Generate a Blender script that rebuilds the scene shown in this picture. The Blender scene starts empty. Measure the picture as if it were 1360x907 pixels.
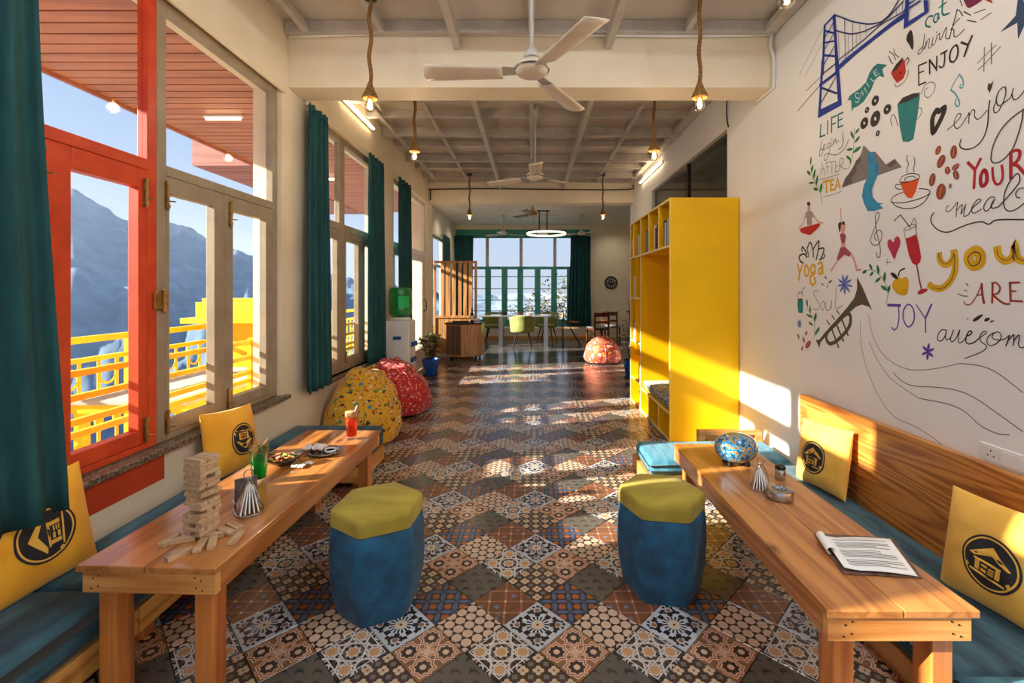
import bpy, bmesh, math, random
from mathutils import Vector, Matrix, noise
from mathutils.geometry import tessellate_polygon

PI = math.pi
sc = bpy.context.scene
COL = sc.collection

# ------------------------------------------------------------------ camera
F, X0, Y0, H = 604.4, 706.0, 386.0, 1.383       # focal length (px), principal vanishing point (px), eye height
cam_d = bpy.data.cameras.new('camera')
cam = bpy.data.objects.new('camera', cam_d); COL.objects.link(cam)
cam.location = (0, 0, H); cam.rotation_euler = (PI/2, 0, 0)
cam_d.sensor_fit = 'HORIZONTAL'; cam_d.sensor_width = 36.0; cam_d.lens = 36.0*F/1360
cam_d.shift_x = -(X0-680.0)/1360; cam_d.shift_y = -(453.5-Y0)/1360
cam_d.clip_start = .05; cam_d.clip_end = 5000
sc.camera = cam

# ------------------------------------------------------------------ exposure, sky, sun
vs = sc.view_settings
vs.view_transform = 'Standard'; vs.look = 'None'; vs.gamma = 1.0; vs.use_curve_mapping = False
vs.exposure = 0.2
sc.display_settings.display_device = 'sRGB'
cy = sc.cycles
cy.max_bounces = 10; cy.diffuse_bounces = 5; cy.glossy_bounces = 4; cy.transmission_bounces = 8
cy.transparent_max_bounces = 24; cy.caustics_reflective = False; cy.caustics_refractive = False
cy.volume_bounces = 1; cy.sample_clamp_indirect = 6.0; cy.use_denoising = True

def lin(r, g, b):
    f = lambda c: (c/255/12.92) if c/255 <= .04045 else ((c/255+.055)/1.055)**2.4
    return (f(r), f(g), f(b), 1.0)

w = bpy.data.worlds.new('sky'); sc.world = w; w.use_nodes = True
nt = w.node_tree; nt.nodes.clear()
wo = nt.nodes.new('ShaderNodeOutputWorld'); bg = nt.nodes.new('ShaderNodeBackground')
tcn = nt.nodes.new('ShaderNodeTexCoord'); sep = nt.nodes.new('ShaderNodeSeparateXYZ'); rmp = nt.nodes.new('ShaderNodeValToRGB')
nt.links.new(tcn.outputs['Generated'], sep.inputs[0]); nt.links.new(sep.outputs[2], rmp.inputs[0])
nt.links.new(rmp.outputs[0], bg.inputs[0]); nt.links.new(bg.outputs[0], wo.inputs[0])
e = rmp.color_ramp.elements
e[0].position = 0.0; e[0].color = lin(196, 208, 224)
e[1].position = 1.0; e[1].color = lin(120, 165, 225)
k = e.new(.18); k.color = lin(186, 206, 234)
k = e.new(.45); k.color = lin(164, 194, 234)
bg.inputs[1].default_value = 1.02

sun_d = bpy.data.lights.new('sun', 'SUN'); sun = bpy.data.objects.new('sun', sun_d); COL.objects.link(sun)
sun_d.energy = 16.0; sun_d.angle = math.radians(.8); sun_d.color = (1.0, .93, .80)
SUN_DIR = Vector((1, .238, -.43))
sun.rotation_euler = SUN_DIR.to_track_quat('-Z', 'Y').to_euler()
sun.location = (-12, -2, 8)

# ------------------------------------------------------------------ geometry helpers
MW = {}
def P(x, y, Y):                 # point of the photograph at depth Y
    return Vector(((x-X0)/F*Y, Y, H-(y-Y0)/F*Y))
def onz(x, y, z):               # point of the photograph lying at height z
    Y = F*(H-z)/(y-Y0)
    return Vector(((x-X0)/F*Y, Y, z))

def props(o, label=None, cat=None, group=None, kind=None):
    if label: o['label'] = label
    if cat: o['category'] = cat
    if group: o['group'] = group
    if kind: o['kind'] = kind
    return o

def link(name, data, parent=None, mat=None, loc=None, rot=None):
    o = bpy.data.objects.new(name, data); COL.objects.link(o)
    m = Matrix.LocRotScale(Vector(loc or (0, 0, 0)), rot.to_quaternion() if isinstance(rot, Matrix) else None, None)
    o.matrix_local = m
    if parent is not None:
        o.parent = parent
        MW[o] = MW[parent] @ m
    else:
        MW[o] = m
    if mat is not None and data is not None:
        for mm in (mat if isinstance(mat, (list, tuple)) else [mat]):
            data.materials.append(mm)
    return o

def thing(name, label, cat, loc=(0, 0, 0), rz=0.0, group=None, kind=None, mat3=None):
    o = bpy.data.objects.new(name, None); COL.objects.link(o)
    o.empty_display_size = .1
    m = Matrix.Translation(Vector(loc)) @ (mat3.to_4x4() if mat3 is not None else Matrix.Rotation(rz, 4, 'Z'))
    o.matrix_local = m; MW[o] = m
    return props(o, label, cat, group, kind)

def copy_tree(o, parent=None, m=None):
    c = o.copy(); COL.objects.link(c); c.parent = parent
    if m is not None: c.matrix_local = m
    MW[c] = (MW[parent] if parent else Matrix.Identity(4)) @ c.matrix_local
    for ch in [x for x in bpy.data.objects if x.parent == o]:
        copy_tree(ch, c, ch.matrix_local.copy())
    return c

def spline(pts, n=6, closed=False):
    pts = [Vector(p) for p in pts]
    if len(pts) < 3: return pts
    out = []; L = len(pts)
    for i in range(L if closed else L-1):
        if closed:
            a, b, c, d = pts[(i-1) % L], pts[i], pts[(i+1) % L], pts[(i+2) % L]
        else:
            a, b, c, d = pts[max(i-1, 0)], pts[i], pts[i+1], pts[min(i+2, L-1)]
        for k in range(n):
            t = k/n
            out.append(.5*((2*b)+(c-a)*t+(2*a-5*b+4*c-d)*t*t+(3*b-a-3*c+d)*t**3))
    if not closed: out.append(pts[-1])
    return out

class MB:
    def __init__(s): s.v = []; s.f = []; s.mi = []; s.uv = None; s.cur = 0
    def fa(s, *idx): s.f.append(tuple(idx)); s.mi.append(s.cur)
    def box(s, x0, x1, y0, y1, z0, z1, M=None):
        b = len(s.v)
        for z in (z0, z1):
            for (x, y) in ((x0, y0), (x1, y0), (x1, y1), (x0, y1)):
                p = Vector((x, y, z)); s.v.append(M @ p if M is not None else p)
        for q in ((3, 2, 1, 0), (4, 5, 6, 7), (0, 1, 5, 4), (1, 2, 6, 5), (2, 3, 7, 6), (3, 0, 4, 7)):
            s.fa(*[b+i for i in q])
        return s
    def cbox(s, c, size, M=None):
        c = Vector(c); a, b, d = size[0]/2, size[1]/2, size[2]/2
        T = Matrix.Translation(c) @ (M.to_4x4() if M is not None else Matrix.Identity(4))
        return s.box(-a, a, -b, b, -d, d, T)
    def bar(s, p, q, w, h, up=(0, 0, 1)):
        p, q = Vector(p), Vector(q); z = (q-p); L = z.length; z.normalize()
        u = Vector(up); x = u.cross(z)
        if x.length < 1e-5: x = Vector((1, 0, 0)).cross(z)
        x.normalize(); y = z.cross(x)
        M = Matrix((x, y, z)).transposed().to_4x4(); M.translation = p
        return s.box(-w/2, w/2, -h/2, h/2, 0, L, M)
    def tube(s, pts, r, n=8, cap=True, closed=False):
        pts = [Vector(p) for p in pts]; L = len(pts); b = len(s.v); up = None
        for i, p in enumerate(pts):
            if closed: d = pts[(i+1) % L]-pts[(i-1) % L]
            else: d = pts[min(i+1, L-1)]-pts[max(i-1, 0)]
            if d.length < 1e-9: d = Vector((0, 0, 1))
            d.normalize()
            if up is None:
                up = d.orthogonal().normalized()
            up = (up-d*up.dot(d))
            if up.length < 1e-6: up = d.orthogonal()
            up.normalize(); q = d.cross(up)
            rr = r[i] if isinstance(r, (list, tuple)) else r
            for k in range(n):
                a = 2*PI*k/n; s.v.append(p+rr*(math.cos(a)*up+math.sin(a)*q))
        for i in range(L if closed else L-1):
            j = (i+1) % L
            for k in range(n):
                k2 = (k+1) % n
                s.fa(b+i*n+k, b+i*n+k2, b+j*n+k2, b+j*n+k)
        if cap and not closed:
            s.fa(*[b+k for k in range(n)][::-1]); s.fa(*[b+(L-1)*n+k for k in range(n)])
        return s
    def lathe(s, prof, n=24, c=(0, 0, 0), M=None, a0=0.0, a1=2*PI):
        c = Vector(c); b = len(s.v); full = abs(a1-a0-2*PI) < 1e-6; cols = n if full else n+1
        for (r, z) in prof:
            for k in range(cols):
                a = a0+(a1-a0)*k/n; p = Vector((r*math.cos(a), r*math.sin(a), z))
                s.v.append(c+(M @ p if M is not None else p))
        for i in range(len(prof)-1):
            for k in range(n):
                k2 = (k+1) % cols
                s.fa(b+i*cols+k, b+i*cols+k2, b+(i+1)*cols+k2, b+(i+1)*cols+k)
        if full:
            if prof[0][0] > 1e-6: s.fa(*[b+k for k in range(n)][::-1])
            if prof[-1][0] > 1e-6: s.fa(*[b+(len(prof)-1)*cols+k for k in range(n)])
        return s
    def prism(s, poly, z0, z1, M=None):
        b = len(s.v); n = len(poly)
        for z in (z0, z1):
            for p in poly:
                q = Vector((p[0], p[1], z)); s.v.append(M @ q if M is not None else q)
        s.fa(*[b+i for i in range(n)][::-1]); s.fa(*[b+n+i for i in range(n)])
        for i in range(n):
            j = (i+1) % n; s.fa(b+i, b+j, b+n+j, b+n+i)
        return s
    def sheet(s, fn, nu, nv, wrapu=False):
        b = len(s.v); cu = nu if wrapu else nu+1
        for j in range(nv+1):
            for i in range(cu): s.v.append(Vector(fn(i/nu, j/nv)))
        for j in range(nv):
            for i in range(nu):
                i2 = (i+1) % cu
                s.fa(b+j*cu+i, b+j*cu+i2, b+(j+1)*cu+i2, b+(j+1)*cu+i)
        return s
    def poly3(s, pts):
        b = len(s.v); s.v += [Vector(p) for p in pts]
        for t in tessellate_polygon([[Vector(p) for p in pts]]): s.fa(*[b+i for i in t])
        return s
    def ball(s, c, r, nu=12, nv=8, M=None):
        c = Vector(c); rr = r if isinstance(r, (list, tuple)) else (r, r, r)
        def fn(u, v):
            a, t = 2*PI*u, PI*(v-.5)
            p = Vector((rr[0]*math.cos(t)*math.cos(a), rr[1]*math.cos(t)*math.sin(a), rr[2]*math.sin(t)))
            return c+(M @ p if M is not None else p)
        return s.sheet(fn, nu, nv, True)
    def mesh(s, name, M=None):
        me = bpy.data.meshes.new(name)
        vv = [tuple(M @ v) for v in s.v] if M is not None else [tuple(v) for v in s.v]
        me.from_pydata(vv, [], s.f)
        if any(s.mi): me.polygons.foreach_set('material_index', s.mi)
        me.update(); return me
    def build(s, name, mat, parent=None, smooth=False, bevel=0, seg=2, world=False, loc=None, label=None, cat=None, group=None,
              kind=None, solid=0, sub=0, ang=40, fix=False):
        M = None
        if world and parent is not None: M = MW[parent].inverted()
        if parent is None and loc is not None and world: M = Matrix.Translation(-Vector(loc))
        me = s.mesh(name, M)
        if fix:
            bm = bmesh.new(); bm.from_mesh(me); bmesh.ops.remove_doubles(bm, verts=bm.verts, dist=1e-5)
            bmesh.ops.recalc_face_normals(bm, faces=bm.faces); bm.to_mesh(me); bm.free()
        o = link(name, me, parent, mat, loc if parent is None else None)
        if smooth:
            for p in me.polygons: p.use_smooth = True
            if smooth != 'all':
                try: me.set_sharp_from_angle(angle=math.radians(ang))
                except Exception: pass
        if solid:
            m = o.modifiers.new('thickness', 'SOLIDIFY'); m.thickness = solid; m.offset = 0
        if bevel:
            m = o.modifiers.new('bevel', 'BEVEL'); m.width = bevel; m.segments = seg; m.limit_method = 'ANGLE'; m.angle_limit = math.radians(35)
        if sub:
            m = o.modifiers.new('sub', 'SUBSURF'); m.levels = sub; m.render_levels = sub
        return props(o, label, cat, group, kind)

def share(name, src, parent, m):             # another piece with the same mesh data
    o = src.copy(); o.name = name; COL.objects.link(o); o.parent = parent; o.matrix_local = m
    MW[o] = (MW[parent] if parent else Matrix.Identity(4)) @ m
    return o

# ------------------------------------------------------------------ materials
class E:
    nt = None
    def __init__(s, v): s.v = v
    @staticmethod
    def m(op, *a):
        n = E.nt.nodes.new('ShaderNodeMath'); n.operation = op
        for i, x in enumerate(a):
            x = x.v if isinstance(x, E) else x
            if isinstance(x, (int, float)): n.inputs[i].default_value = x
            else: E.nt.links.new(x, n.inputs[i])
        return E(n.outputs[0])
    def __add__(s, o): return E.m('ADD', s, o)
    __radd__ = __add__
    def __sub__(s, o): return E.m('SUBTRACT', s, o)
    def __rsub__(s, o): return E.m('SUBTRACT', o, s)
    def __mul__(s, o): return E.m('MULTIPLY', s, o)
    __rmul__ = __mul__
    def __truediv__(s, o): return E.m('DIVIDE', s, o)
    def __lt__(s, o): return E.m('LESS_THAN', s, o)
    def __gt__(s, o): return E.m('GREATER_THAN', s, o)
    def __abs__(s): return E.m('ABSOLUTE', s)
def emin(a, b): return E.m('MINIMUM', a, b)
def emax(a, b): return E.m('MAXIMUM', a, b)
def efrac(a): return E.m('FRACT', a)
def esqrt(a): return E.m('SQRT', a)
def esin(a): return E.m('SINE', a)
def ecos(a): return E.m('COSINE', a)
def eatan(a, b): return E.m('ARCTAN2', a, b)
def cell(a, p, off=.5): return efrac(a*(1/p)+(off+50))-.5     # -.5 .. .5 in each cell

def base_mat(name):
    m = bpy.data.materials.new(name); m.use_nodes = True
    nt = m.node_tree; b = nt.nodes['Principled BSDF']; E.nt = nt
    return m, nt, b
def node(nt, t, **kw):
    n = nt.nodes.new(t)
    for k, v in kw.items():
        if k in n.inputs: n.inputs[k].default_value = v
        else: setattr(n, k, v)
    return n
def mixc(nt, fac, a, b):
    n = nt.nodes.new('ShaderNodeMix'); n.data_type = 'RGBA'
    for i, x in ((0, fac), (6, a), (7, b)):
        x = x.v if isinstance(x, E) else x
        if isinstance(x, (int, float, tuple)): n.inputs[i].default_value = x
        else: nt.links.new(x, n.inputs[i])
    return n.outputs[2]
def coords(nt, scale=(1, 1, 1), kind='Object', rnd=True):
    tc = nt.nodes.new('ShaderNodeTexCoord'); mp = nt.nodes.new('ShaderNodeMapping'); mp.inputs['Scale'].default_value = scale
    nt.links.new(tc.outputs[kind], mp.inputs[0])
    if rnd:
        oi = nt.nodes.new('ShaderNodeObjectInfo'); cx = nt.nodes.new('ShaderNodeCombineXYZ')
        mu = nt.nodes.new('ShaderNodeMath'); mu.operation = 'MULTIPLY'; mu.inputs[1].default_value = 17.0
        nt.links.new(oi.outputs['Random'], mu.inputs[0])
        for i in range(3): nt.links.new(mu.outputs[0], cx.inputs[i])
        nt.links.new(cx.outputs[0], mp.inputs['Location'])
    return mp.outputs[0]
def bump(nt, b, h, strength=.3, dist=.01):
    n = nt.nodes.new('ShaderNodeBump'); n.inputs['Strength'].default_value = strength; n.inputs['Distance'].default_value = dist
    nt.links.new(h, n.inputs['Height']); nt.links.new(n.outputs[0], b.inputs['Normal'])
def setb(b, rough=.5, metal=0, spec=.5, coat=0, sheen=0, emit=None, es=0):
    b.inputs['Roughness'].default_value = rough; b.inputs['Metallic'].default_value = metal
    b.inputs['Specular IOR Level'].default_value = spec; b.inputs['Coat Weight'].default_value = coat
    b.inputs['Coat Roughness'].default_value = .12
    b.inputs['Sheen Weight'].default_value = sheen
    if emit: b.inputs['Emission Color'].default_value = emit; b.inputs['Emission Strength'].default_value = es
def paint(name, c, c2=None, scale=6.0, rough=.6, bs=.05, metal=0, spec=.5, detail=4, stretch=(1, 1, 1), lo=.35, hi=.65, sheen=0, coat=0, bd=.004):
    m, nt, b = base_mat(name); setb(b, rough, metal, spec, coat, sheen)
    if c2 is None: c2 = tuple(x*.86 for x in c[:3])+(1,)
    v = coords(nt, stretch)
    nz = node(nt, 'ShaderNodeTexNoise', Scale=scale, Detail=detail); nt.links.new(v, nz.inputs['Vector'])
    mr = node(nt, 'ShaderNodeMapRange'); mr.inputs[1].default_value = lo; mr.inputs[2].default_value = hi
    nt.links.new(nz.outputs[0], mr.inputs[0])
    nt.links.new(mixc(nt, mr.outputs[0], c, c2), b.inputs['Base Color'])
    if bs: bump(nt, b, nz.outputs[0], bs, bd)
    return m
def woodmat(name, c, c2, axis=1, rough=.35, knots=True, rings=7.0, sc_=5.0, coat=.25):
    m, nt, b = base_mat(name); setb(b, rough, 0, .5, coat)
    s = [sc_, sc_, sc_]; s[axis] = sc_*.09
    v = coords(nt, tuple(s))
    nz = node(nt, 'ShaderNodeTexNoise', Scale=1.0, Detail=2.0, Roughness=.4); nt.links.new(v, nz.inputs['Vector'])
    r = esin(E(nz.outputs[0])*(rings*2*PI))*.5+.5
    r = E.m('POWER', r, 1.6)
    s2 = [160.0]*3; s2[axis] = 3.0
    v2 = coords(nt, tuple(s2)); n2 = node(nt, 'ShaderNodeTexNoise', Scale=1.0, Detail=2.0); nt.links.new(v2, n2.inputs['Vector'])
    f = emin(r*.7+(E(n2.outputs[0])-.35)*1.1, 1.0)
    col = mixc(nt, emax(f, 0.0), c, c2)
    if knots:
        s3 = [4.2]*3; s3[axis] = 2.4
        v3 = coords(nt, tuple(s3)); vo = node(nt, 'ShaderNodeTexVoronoi', Scale=1.0); nt.links.new(v3, vo.inputs['Vector'])
        kf = E.m('SMOOTH_MIN', E(vo.outputs['Distance'])*9.0, 1.0, .2)
        col = mixc(nt, emax(1.0-kf, 0.0), col, tuple(x*.16 for x in c2[:3])+(1,))
    nt.links.new(col, b.inputs['Base Color'])
    bump(nt, b, n2.outputs[0], .08, .002)
    return m
def glassmat(name, tint=(.985, .99, .995, 1), gl=.02):
    m = bpy.data.materials.new(name); m.use_nodes = True; nt = m.node_tree; nt.nodes.clear()
    o = nt.nodes.new('ShaderNodeOutputMaterial'); t = nt.nodes.new('ShaderNodeBsdfTransparent'); g = nt.nodes.new('ShaderNodeBsdfGlossy')
    fr = nt.nodes.new('ShaderNodeFresnel'); fr.inputs[0].default_value = 1.35; mu = nt.nodes.new('ShaderNodeMath'); mu.operation = 'MULTIPLY'
    mu.inputs[1].default_value = gl
    mx = nt.nodes.new('ShaderNodeMixShader'); t.inputs[0].default_value = tint; g.inputs['Roughness'].default_value = .02
    nt.links.new(fr.outputs[0], mu.inputs[0]); nt.links.new(mu.outputs[0], mx.inputs[0])
    nt.links.new(t.outputs[0], mx.inputs[1]); nt.links.new(g.outputs[0], mx.inputs[2]); nt.links.new(mx.outputs[0], o.inputs[0])
    return m
def emitmat(name, c, s):
    m, nt, b = base_mat(name); b.inputs['Base Color'].default_value = c; setb(b, .5, emit=c, es=s)
    return m

M = {}
M['wall'] = paint('wall_paint', lin(240, 227, 202), lin(233, 218, 190), 3, .55, .04)
M['wall_r'] = paint('wall_paint_white', lin(242, 241, 240), lin(237, 236, 234), 2, .45, .03)
M['ceil_w'] = paint('ceiling_paint', lin(235, 228, 215), lin(225, 216, 200), 2, .7, .02)
M['panel'] = paint('roof_panel_grey', lin(205, 196, 184), lin(190, 180, 168), 1.5, .7, .02)
M['steel'] = paint('painted_steel_grey', lin(196, 190, 182), lin(180, 172, 163), 8, .45, .03)
M['orange'] = paint('orange_enamel', lin(216, 74, 32), lin(196, 58, 24), 7, .4, .08)
M['grey_frame'] = paint('grey_enamel', lin(163, 148, 124), lin(150, 134, 110), 7, .45, .06)
M['white_frame'] = paint('white_enamel', lin(225, 215, 200), lin(212, 200, 184), 7, .45, .05)
M['red_wall'] = paint('red_orange_paint', lin(204, 70, 30), lin(190, 60, 24), 4, .6, .06)
M['granite'] = paint('granite', lin(140, 122, 102), lin(60, 50, 42), 90, .35, .1, lo=.42, hi=.58)
M['brass'] = paint('brass', lin(190, 150, 90), lin(150, 112, 62), 30, .35, .05, metal=.9)
M['chrome'] = paint('brushed_steel', lin(200, 198, 195), lin(170, 168, 166), 40, .22, .02, metal=1.0, stretch=(1, 1, 8))
M['black'] = paint('black_plastic', lin(28, 26, 25), lin(20, 19, 18), 12, .45, .03)
M['blackm'] = paint('black_metal', lin(34, 30, 28), lin(22, 20, 19), 12, .4, .03, metal=.4)
M['yellow'] = paint('yellow_laminate', lin(243, 190, 0), lin(236, 181, 0), 2, .5, .01, spec=.25)
M['yellow_edge'] = paint('cream_yellow_edge', lin(255, 232, 150), lin(250, 222, 130), 3, .45, .01)
M['rail_y'] = paint('yellow_railing_enamel', lin(252, 206, 20), lin(236, 184, 10), 6, .45, .06)
M['curtain'] = paint('teal_curtain_cloth', lin(24, 84, 86), lin(16, 66, 70), 24, .85, .15, stretch=(1, 1, .15), sheen=.0)
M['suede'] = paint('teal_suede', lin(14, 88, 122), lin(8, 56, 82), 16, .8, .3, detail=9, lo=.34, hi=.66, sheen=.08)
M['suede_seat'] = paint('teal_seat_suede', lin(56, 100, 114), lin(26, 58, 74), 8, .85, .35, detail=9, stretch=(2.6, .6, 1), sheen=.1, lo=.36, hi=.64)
M['suede_sunlit'] = paint('sunlit_teal_suede', lin(72, 140, 160), lin(40, 98, 122), 8, .85, .35, detail=9, stretch=(2.6, .6, 1), sheen=.1)  # lighter copy of the teal seat suede, sunlight put into the colour
M['olive'] = paint('olive_yellow_suede', lin(172, 154, 54), lin(146, 126, 32), 6, .8, .15, detail=5, stretch=(.6, 2, 1), sheen=.08)
M['mustard'] = paint('mustard_cotton', lin(246, 180, 40), lin(236, 162, 26), 5, .85, .12, sheen=.2)
M['mustard_l'] = paint('pale_mustard_cotton', lin(244, 192, 84), lin(234, 174, 62), 5, .85, .12, sheen=.2)
M['navy'] = paint('navy_black_print', lin(34, 31, 36), lin(28, 26, 30), 9, .7, .05)
M['print_y'] = paint('yellow_print', lin(240, 188, 80), lin(232, 176, 66), 9, .75, .05)
M['pine'] = woodmat('pine_wood', lin(200, 136, 70), lin(158, 92, 40), 1, rings=6, rough=.3, coat=.7, sc_=8.0)
M['pine_x'] = woodmat('pine_wood_across', lin(232, 174, 98), lin(186, 116, 52), 0)
M['pine_z'] = woodmat('pine_wood_upright', lin(210, 132, 62), lin(158, 84, 34), 2, knots=False)
M['pine_back'] = woodmat('pine_backrest_wood', lin(212, 144, 66), lin(150, 82, 28), 1, rings=9, sc_=8.0)
M['rail_w'] = woodmat('pine_rail_wood', lin(232, 176, 96), lin(190, 122, 52), 1)
M['rail_wx'] = woodmat('pine_rail_wood_across', lin(232, 176, 96), lin(190, 122, 52), 0)
M['block'] = woodmat('bare_block_wood', lin(208, 178, 140), lin(176, 142, 104), 0, rough=.6, knots=False, coat=0, sc_=20)
M['soffit'] = woodmat('soffit_plank', lin(190, 124, 84), lin(164, 98, 64), 0, rough=.5, knots=False, rings=3, coat=.1)
M['soffit2'] = woodmat('canopy_plank', lin(178, 112, 88), lin(150, 88, 70), 0, rough=.5, knots=False, rings=3, coat=.1)
M['slat'] = woodmat('slat_wood', lin(216, 164, 98), lin(160, 102, 52), 2, rough=.5)
M['darkwood'] = woodmat('dark_wood', lin(122, 62, 30), lin(72, 34, 16), 2, rough=.35, knots=False)
M['greywood'] = woodmat('weathered_wood', lin(112, 86, 72), lin(66, 48, 40), 2, rough=.6)
M['lightwood'] = woodmat('light_wood', lin(214, 168, 122), lin(180, 130, 86), 2, rough=.5)
M['fan'] = paint('ivory_fan_enamel', lin(232, 218, 196), lin(222, 206, 182), 6, .35, .02)
M['rope'] = paint('jute_rope', lin(156, 112, 54), lin(96, 62, 26), 120, .95, .5, bd=.01)
M['glass'] = glassmat('window_glass')
M['bulb'] = glassmat('bulb_glass', (1.0, .93, .8, 1), .8)
M['filament'] = emitmat('bulb_filament', (1.0, .62, .22, 1), 45)
M['tube'] = emitmat('warm_tube_light', (1.0, .78, .5, 1), 13)
M['tube_fill'] = emitmat('white_fill_tube', (.88, .94, 1.0, 1), 300)  # for the two added tubes that fill the near room
M['tubeo'] = emitmat('warm_soffit_tube_light', (1.0, .78, .5, 1), 5)
M['down'] = emitmat('downlight', (1.0, .9, .72, 1), 30)
M['ring'] = emitmat('ring_light', (1.0, .86, .58, 1), 3)
M['white'] = paint('white_plastic', lin(238, 236, 232), lin(230, 228, 222), 5, .4, .01)
M['paper'] = paint('paper', lin(246, 244, 240), lin(238, 236, 230), 14, .8, .05)
M['ink'] = paint('grey_ink', lin(120, 116, 112), lin(90, 86, 84), 40, .8, 0)
M['darkglass'] = paint('dark_glazing', lin(46, 50, 44), lin(38, 42, 36), 2, .08, 0, spec=.8)
M['plaster_out'] = paint('white_plaster', lin(226, 224, 220), lin(214, 212, 208), 5, .7, .05)
# ------------------------------------------------------------------ floor with patterned tiles
def tile_mat(name, fn, base_rough=.24):
    m, nt, b = base_mat(name); setb(b, base_rough, 0, .5)
    tc = nt.nodes.new('ShaderNodeTexCoord'); sp = nt.nodes.new('ShaderNodeSeparateXYZ'); nt.links.new(tc.outputs['UV'], sp.inputs[0])
    s = E(sp.outputs[0])*2.0-1.0; t = E(sp.outputs[1])*2.0-1.0
    x = (s+t)*.5; y = (s-t)*.5
    nz = node(nt, 'ShaderNodeTexNoise', Scale=9.0, Detail=4.0)
    nt.links.new(coords(nt, (1, 1, 1)), nz.inputs['Vector'])
    col = fn(nt, s, t, x, y, E(nz.outputs[0]))
    # slight wear over the print
    col = mixc(nt, (E(nz.outputs[0])-.35)*.5, col, lin(120, 104, 88))
    nt.links.new(col, b.inputs['Base Color'])
    r = nt.nodes.new('ShaderNodeMath'); r.operation = 'MULTIPLY_ADD'; r.inputs[1].default_value = .16; r.inputs[2].default_value = base_rough-.08
    nt.links.new(nz.outputs[0], r.inputs[0]); nt.links.new(r.outputs[0], b.inputs['Roughness'])
    return m
def tA(nt, s, t, x, y, n):
    xa, ya = abs(x), abs(y); hi, lo = emax(xa, ya), emin(xa, ya)
    r = esqrt(x*x+y*y); d1 = esqrt((hi-.58)*(hi-.58)+lo*lo); d = emin(r, d1)
    d2 = emin(abs(lo-.24), emin(abs(hi-lo-.30), abs(hi+lo-.62)))
    ds, dt = abs(s), abs(t)
    d3 = emin(abs(ds-.42), abs(dt-.42))
    c = mixc(nt, (hi+lo) > .7, lin(92, 84, 76), lin(64, 56, 50))
    c = mixc(nt, abs(cell(x*1.0+y*.5, .16)) < .16, c, lin(34, 29, 28))
    d4 = emin(abs(hi-.30), emin(abs(hi+lo-.86), abs(lo-.44)))
    th = eatan(x, y); dd = d+ecos(eatan(x, y)*8.0)*.0
    st = emin(emax(xa, ya), (xa+ya)*.72); s1 = emax(abs(hi-.58), lo); s2 = (abs(hi-.58)+lo)*.72; st1 = emin(s1, s2); st = emin(st, st1)
    c = mixc(nt, emin(emin(d2, d3), d4) < .024, c, lin(204, 196, 188))
    c = mixc(nt, st < .155, c, lin(204, 196, 188))
    return mixc(nt, st < .118, c, lin(188, 144, 100))
def tB(nt, s, t, x, y, n):
    S, T = abs(s)-.5, abs(t)-.5; a, b_ = abs(S), abs(T)
    d = emax((a+b_)*.72, emax(a, b_)); d_ = emin((a+b_)*.72, emax(a, b_))
    r = esqrt(s*s+t*t); th = eatan(s, t)
    st = r+ecos(th*8.0)*.07
    c = mixc(nt, n > .52, lin(134, 98, 70), lin(122, 88, 62))
    ln = emin(abs(d_-.36), abs(d_-.27))
    c = mixc(nt, ln < .022, c, lin(222, 178, 152))
    c = mixc(nt, d_ < .22, c, lin(54, 46, 44))
    c = mixc(nt, d_ < .10, c, lin(214, 178, 150))
    c = mixc(nt, abs(st-.30) < .02, c, lin(222, 178, 152))
    c = mixc(nt, (st < .22)*(abs(ecos(th*4.0)) > .35), c, lin(222, 186, 160))
    return mixc(nt, emax(abs(s), abs(t)) > .97, c, lin(120, 84, 58))
def tC(nt, s, t, x, y, n):
    a, b_ = cell(x, .40), cell(y, .40)
    A, B = abs(a), abs(b_); hi, lo = emax(A, B), emin(A, B)
    lobe = esqrt((hi-.21)*(hi-.21)+lo*lo)
    c = mixc(nt, emin(A, B) > .33, lin(66, 53, 43), lin(112, 104, 96))
    c = mixc(nt, lobe < .165, c, lin(200, 174, 144))
    return mixc(nt, (hi < .09)*(hi > .04), c, lin(150, 124, 98))
def tD(nt, s, t, x, y, n):
    a, b_ = cell(x+y*.35, .46), cell(y, .38)
    r = esqrt(a*a*1.2+b_*b_*9.0)
    leg = abs(abs(a)-.16+b_*.4)
    c = mixc(nt, n, lin(94, 90, 82), lin(78, 75, 68))
    c = mixc(nt, (r < .30), c, lin(50, 48, 45))
    return mixc(nt, (leg < .05)*(abs(b_) < .26), c, lin(54, 51, 48))
def tE(nt, s, t, x, y, n):
    r = esqrt(x*x+y*y); th = eatan(x, y); k = ecos(th*8.0); k2 = ecos(th*16.0)
    xa, ya = abs(x), abs(y); hi, lo = emax(xa, ya), emin(xa, ya)
    d1 = esqrt((hi-.60)*(hi-.60)+lo*lo); th1 = eatan(hi-.60, lo)
    q = esqrt((abs(s)-.62)*(abs(s)-.62)+(abs(t)-.62)*(abs(t)-.62))
    c = lin(184, 187, 192)
    c = mixc(nt, (abs(r-.26) < .08)*(k2 > .0), c, lin(40, 36, 38))
    c = mixc(nt, (abs(r-.43) < .085)*(k > .05), c, lin(34, 30, 32))
    c = mixc(nt, (abs(r-.56) < .06)*(k < -.15), c, lin(34, 30, 32))
    c = mixc(nt, (abs(d1-.17) < .045)*(ecos(th1*8.0) > .1), c, lin(34, 30, 32))
    c = mixc(nt, (d1 < .075), c, lin(136, 92, 62))
    c = mixc(nt, (abs(q-.20) < .05)*(ecos(eatan(abs(s)-.62, abs(t)-.62)*6.0) > .0), c, lin(40, 36, 38))
    c = mixc(nt, (r < .17)*(k > -.4), c, lin(206, 172, 116))
    return mixc(nt, r < .045, c, lin(96, 66, 44))
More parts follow.
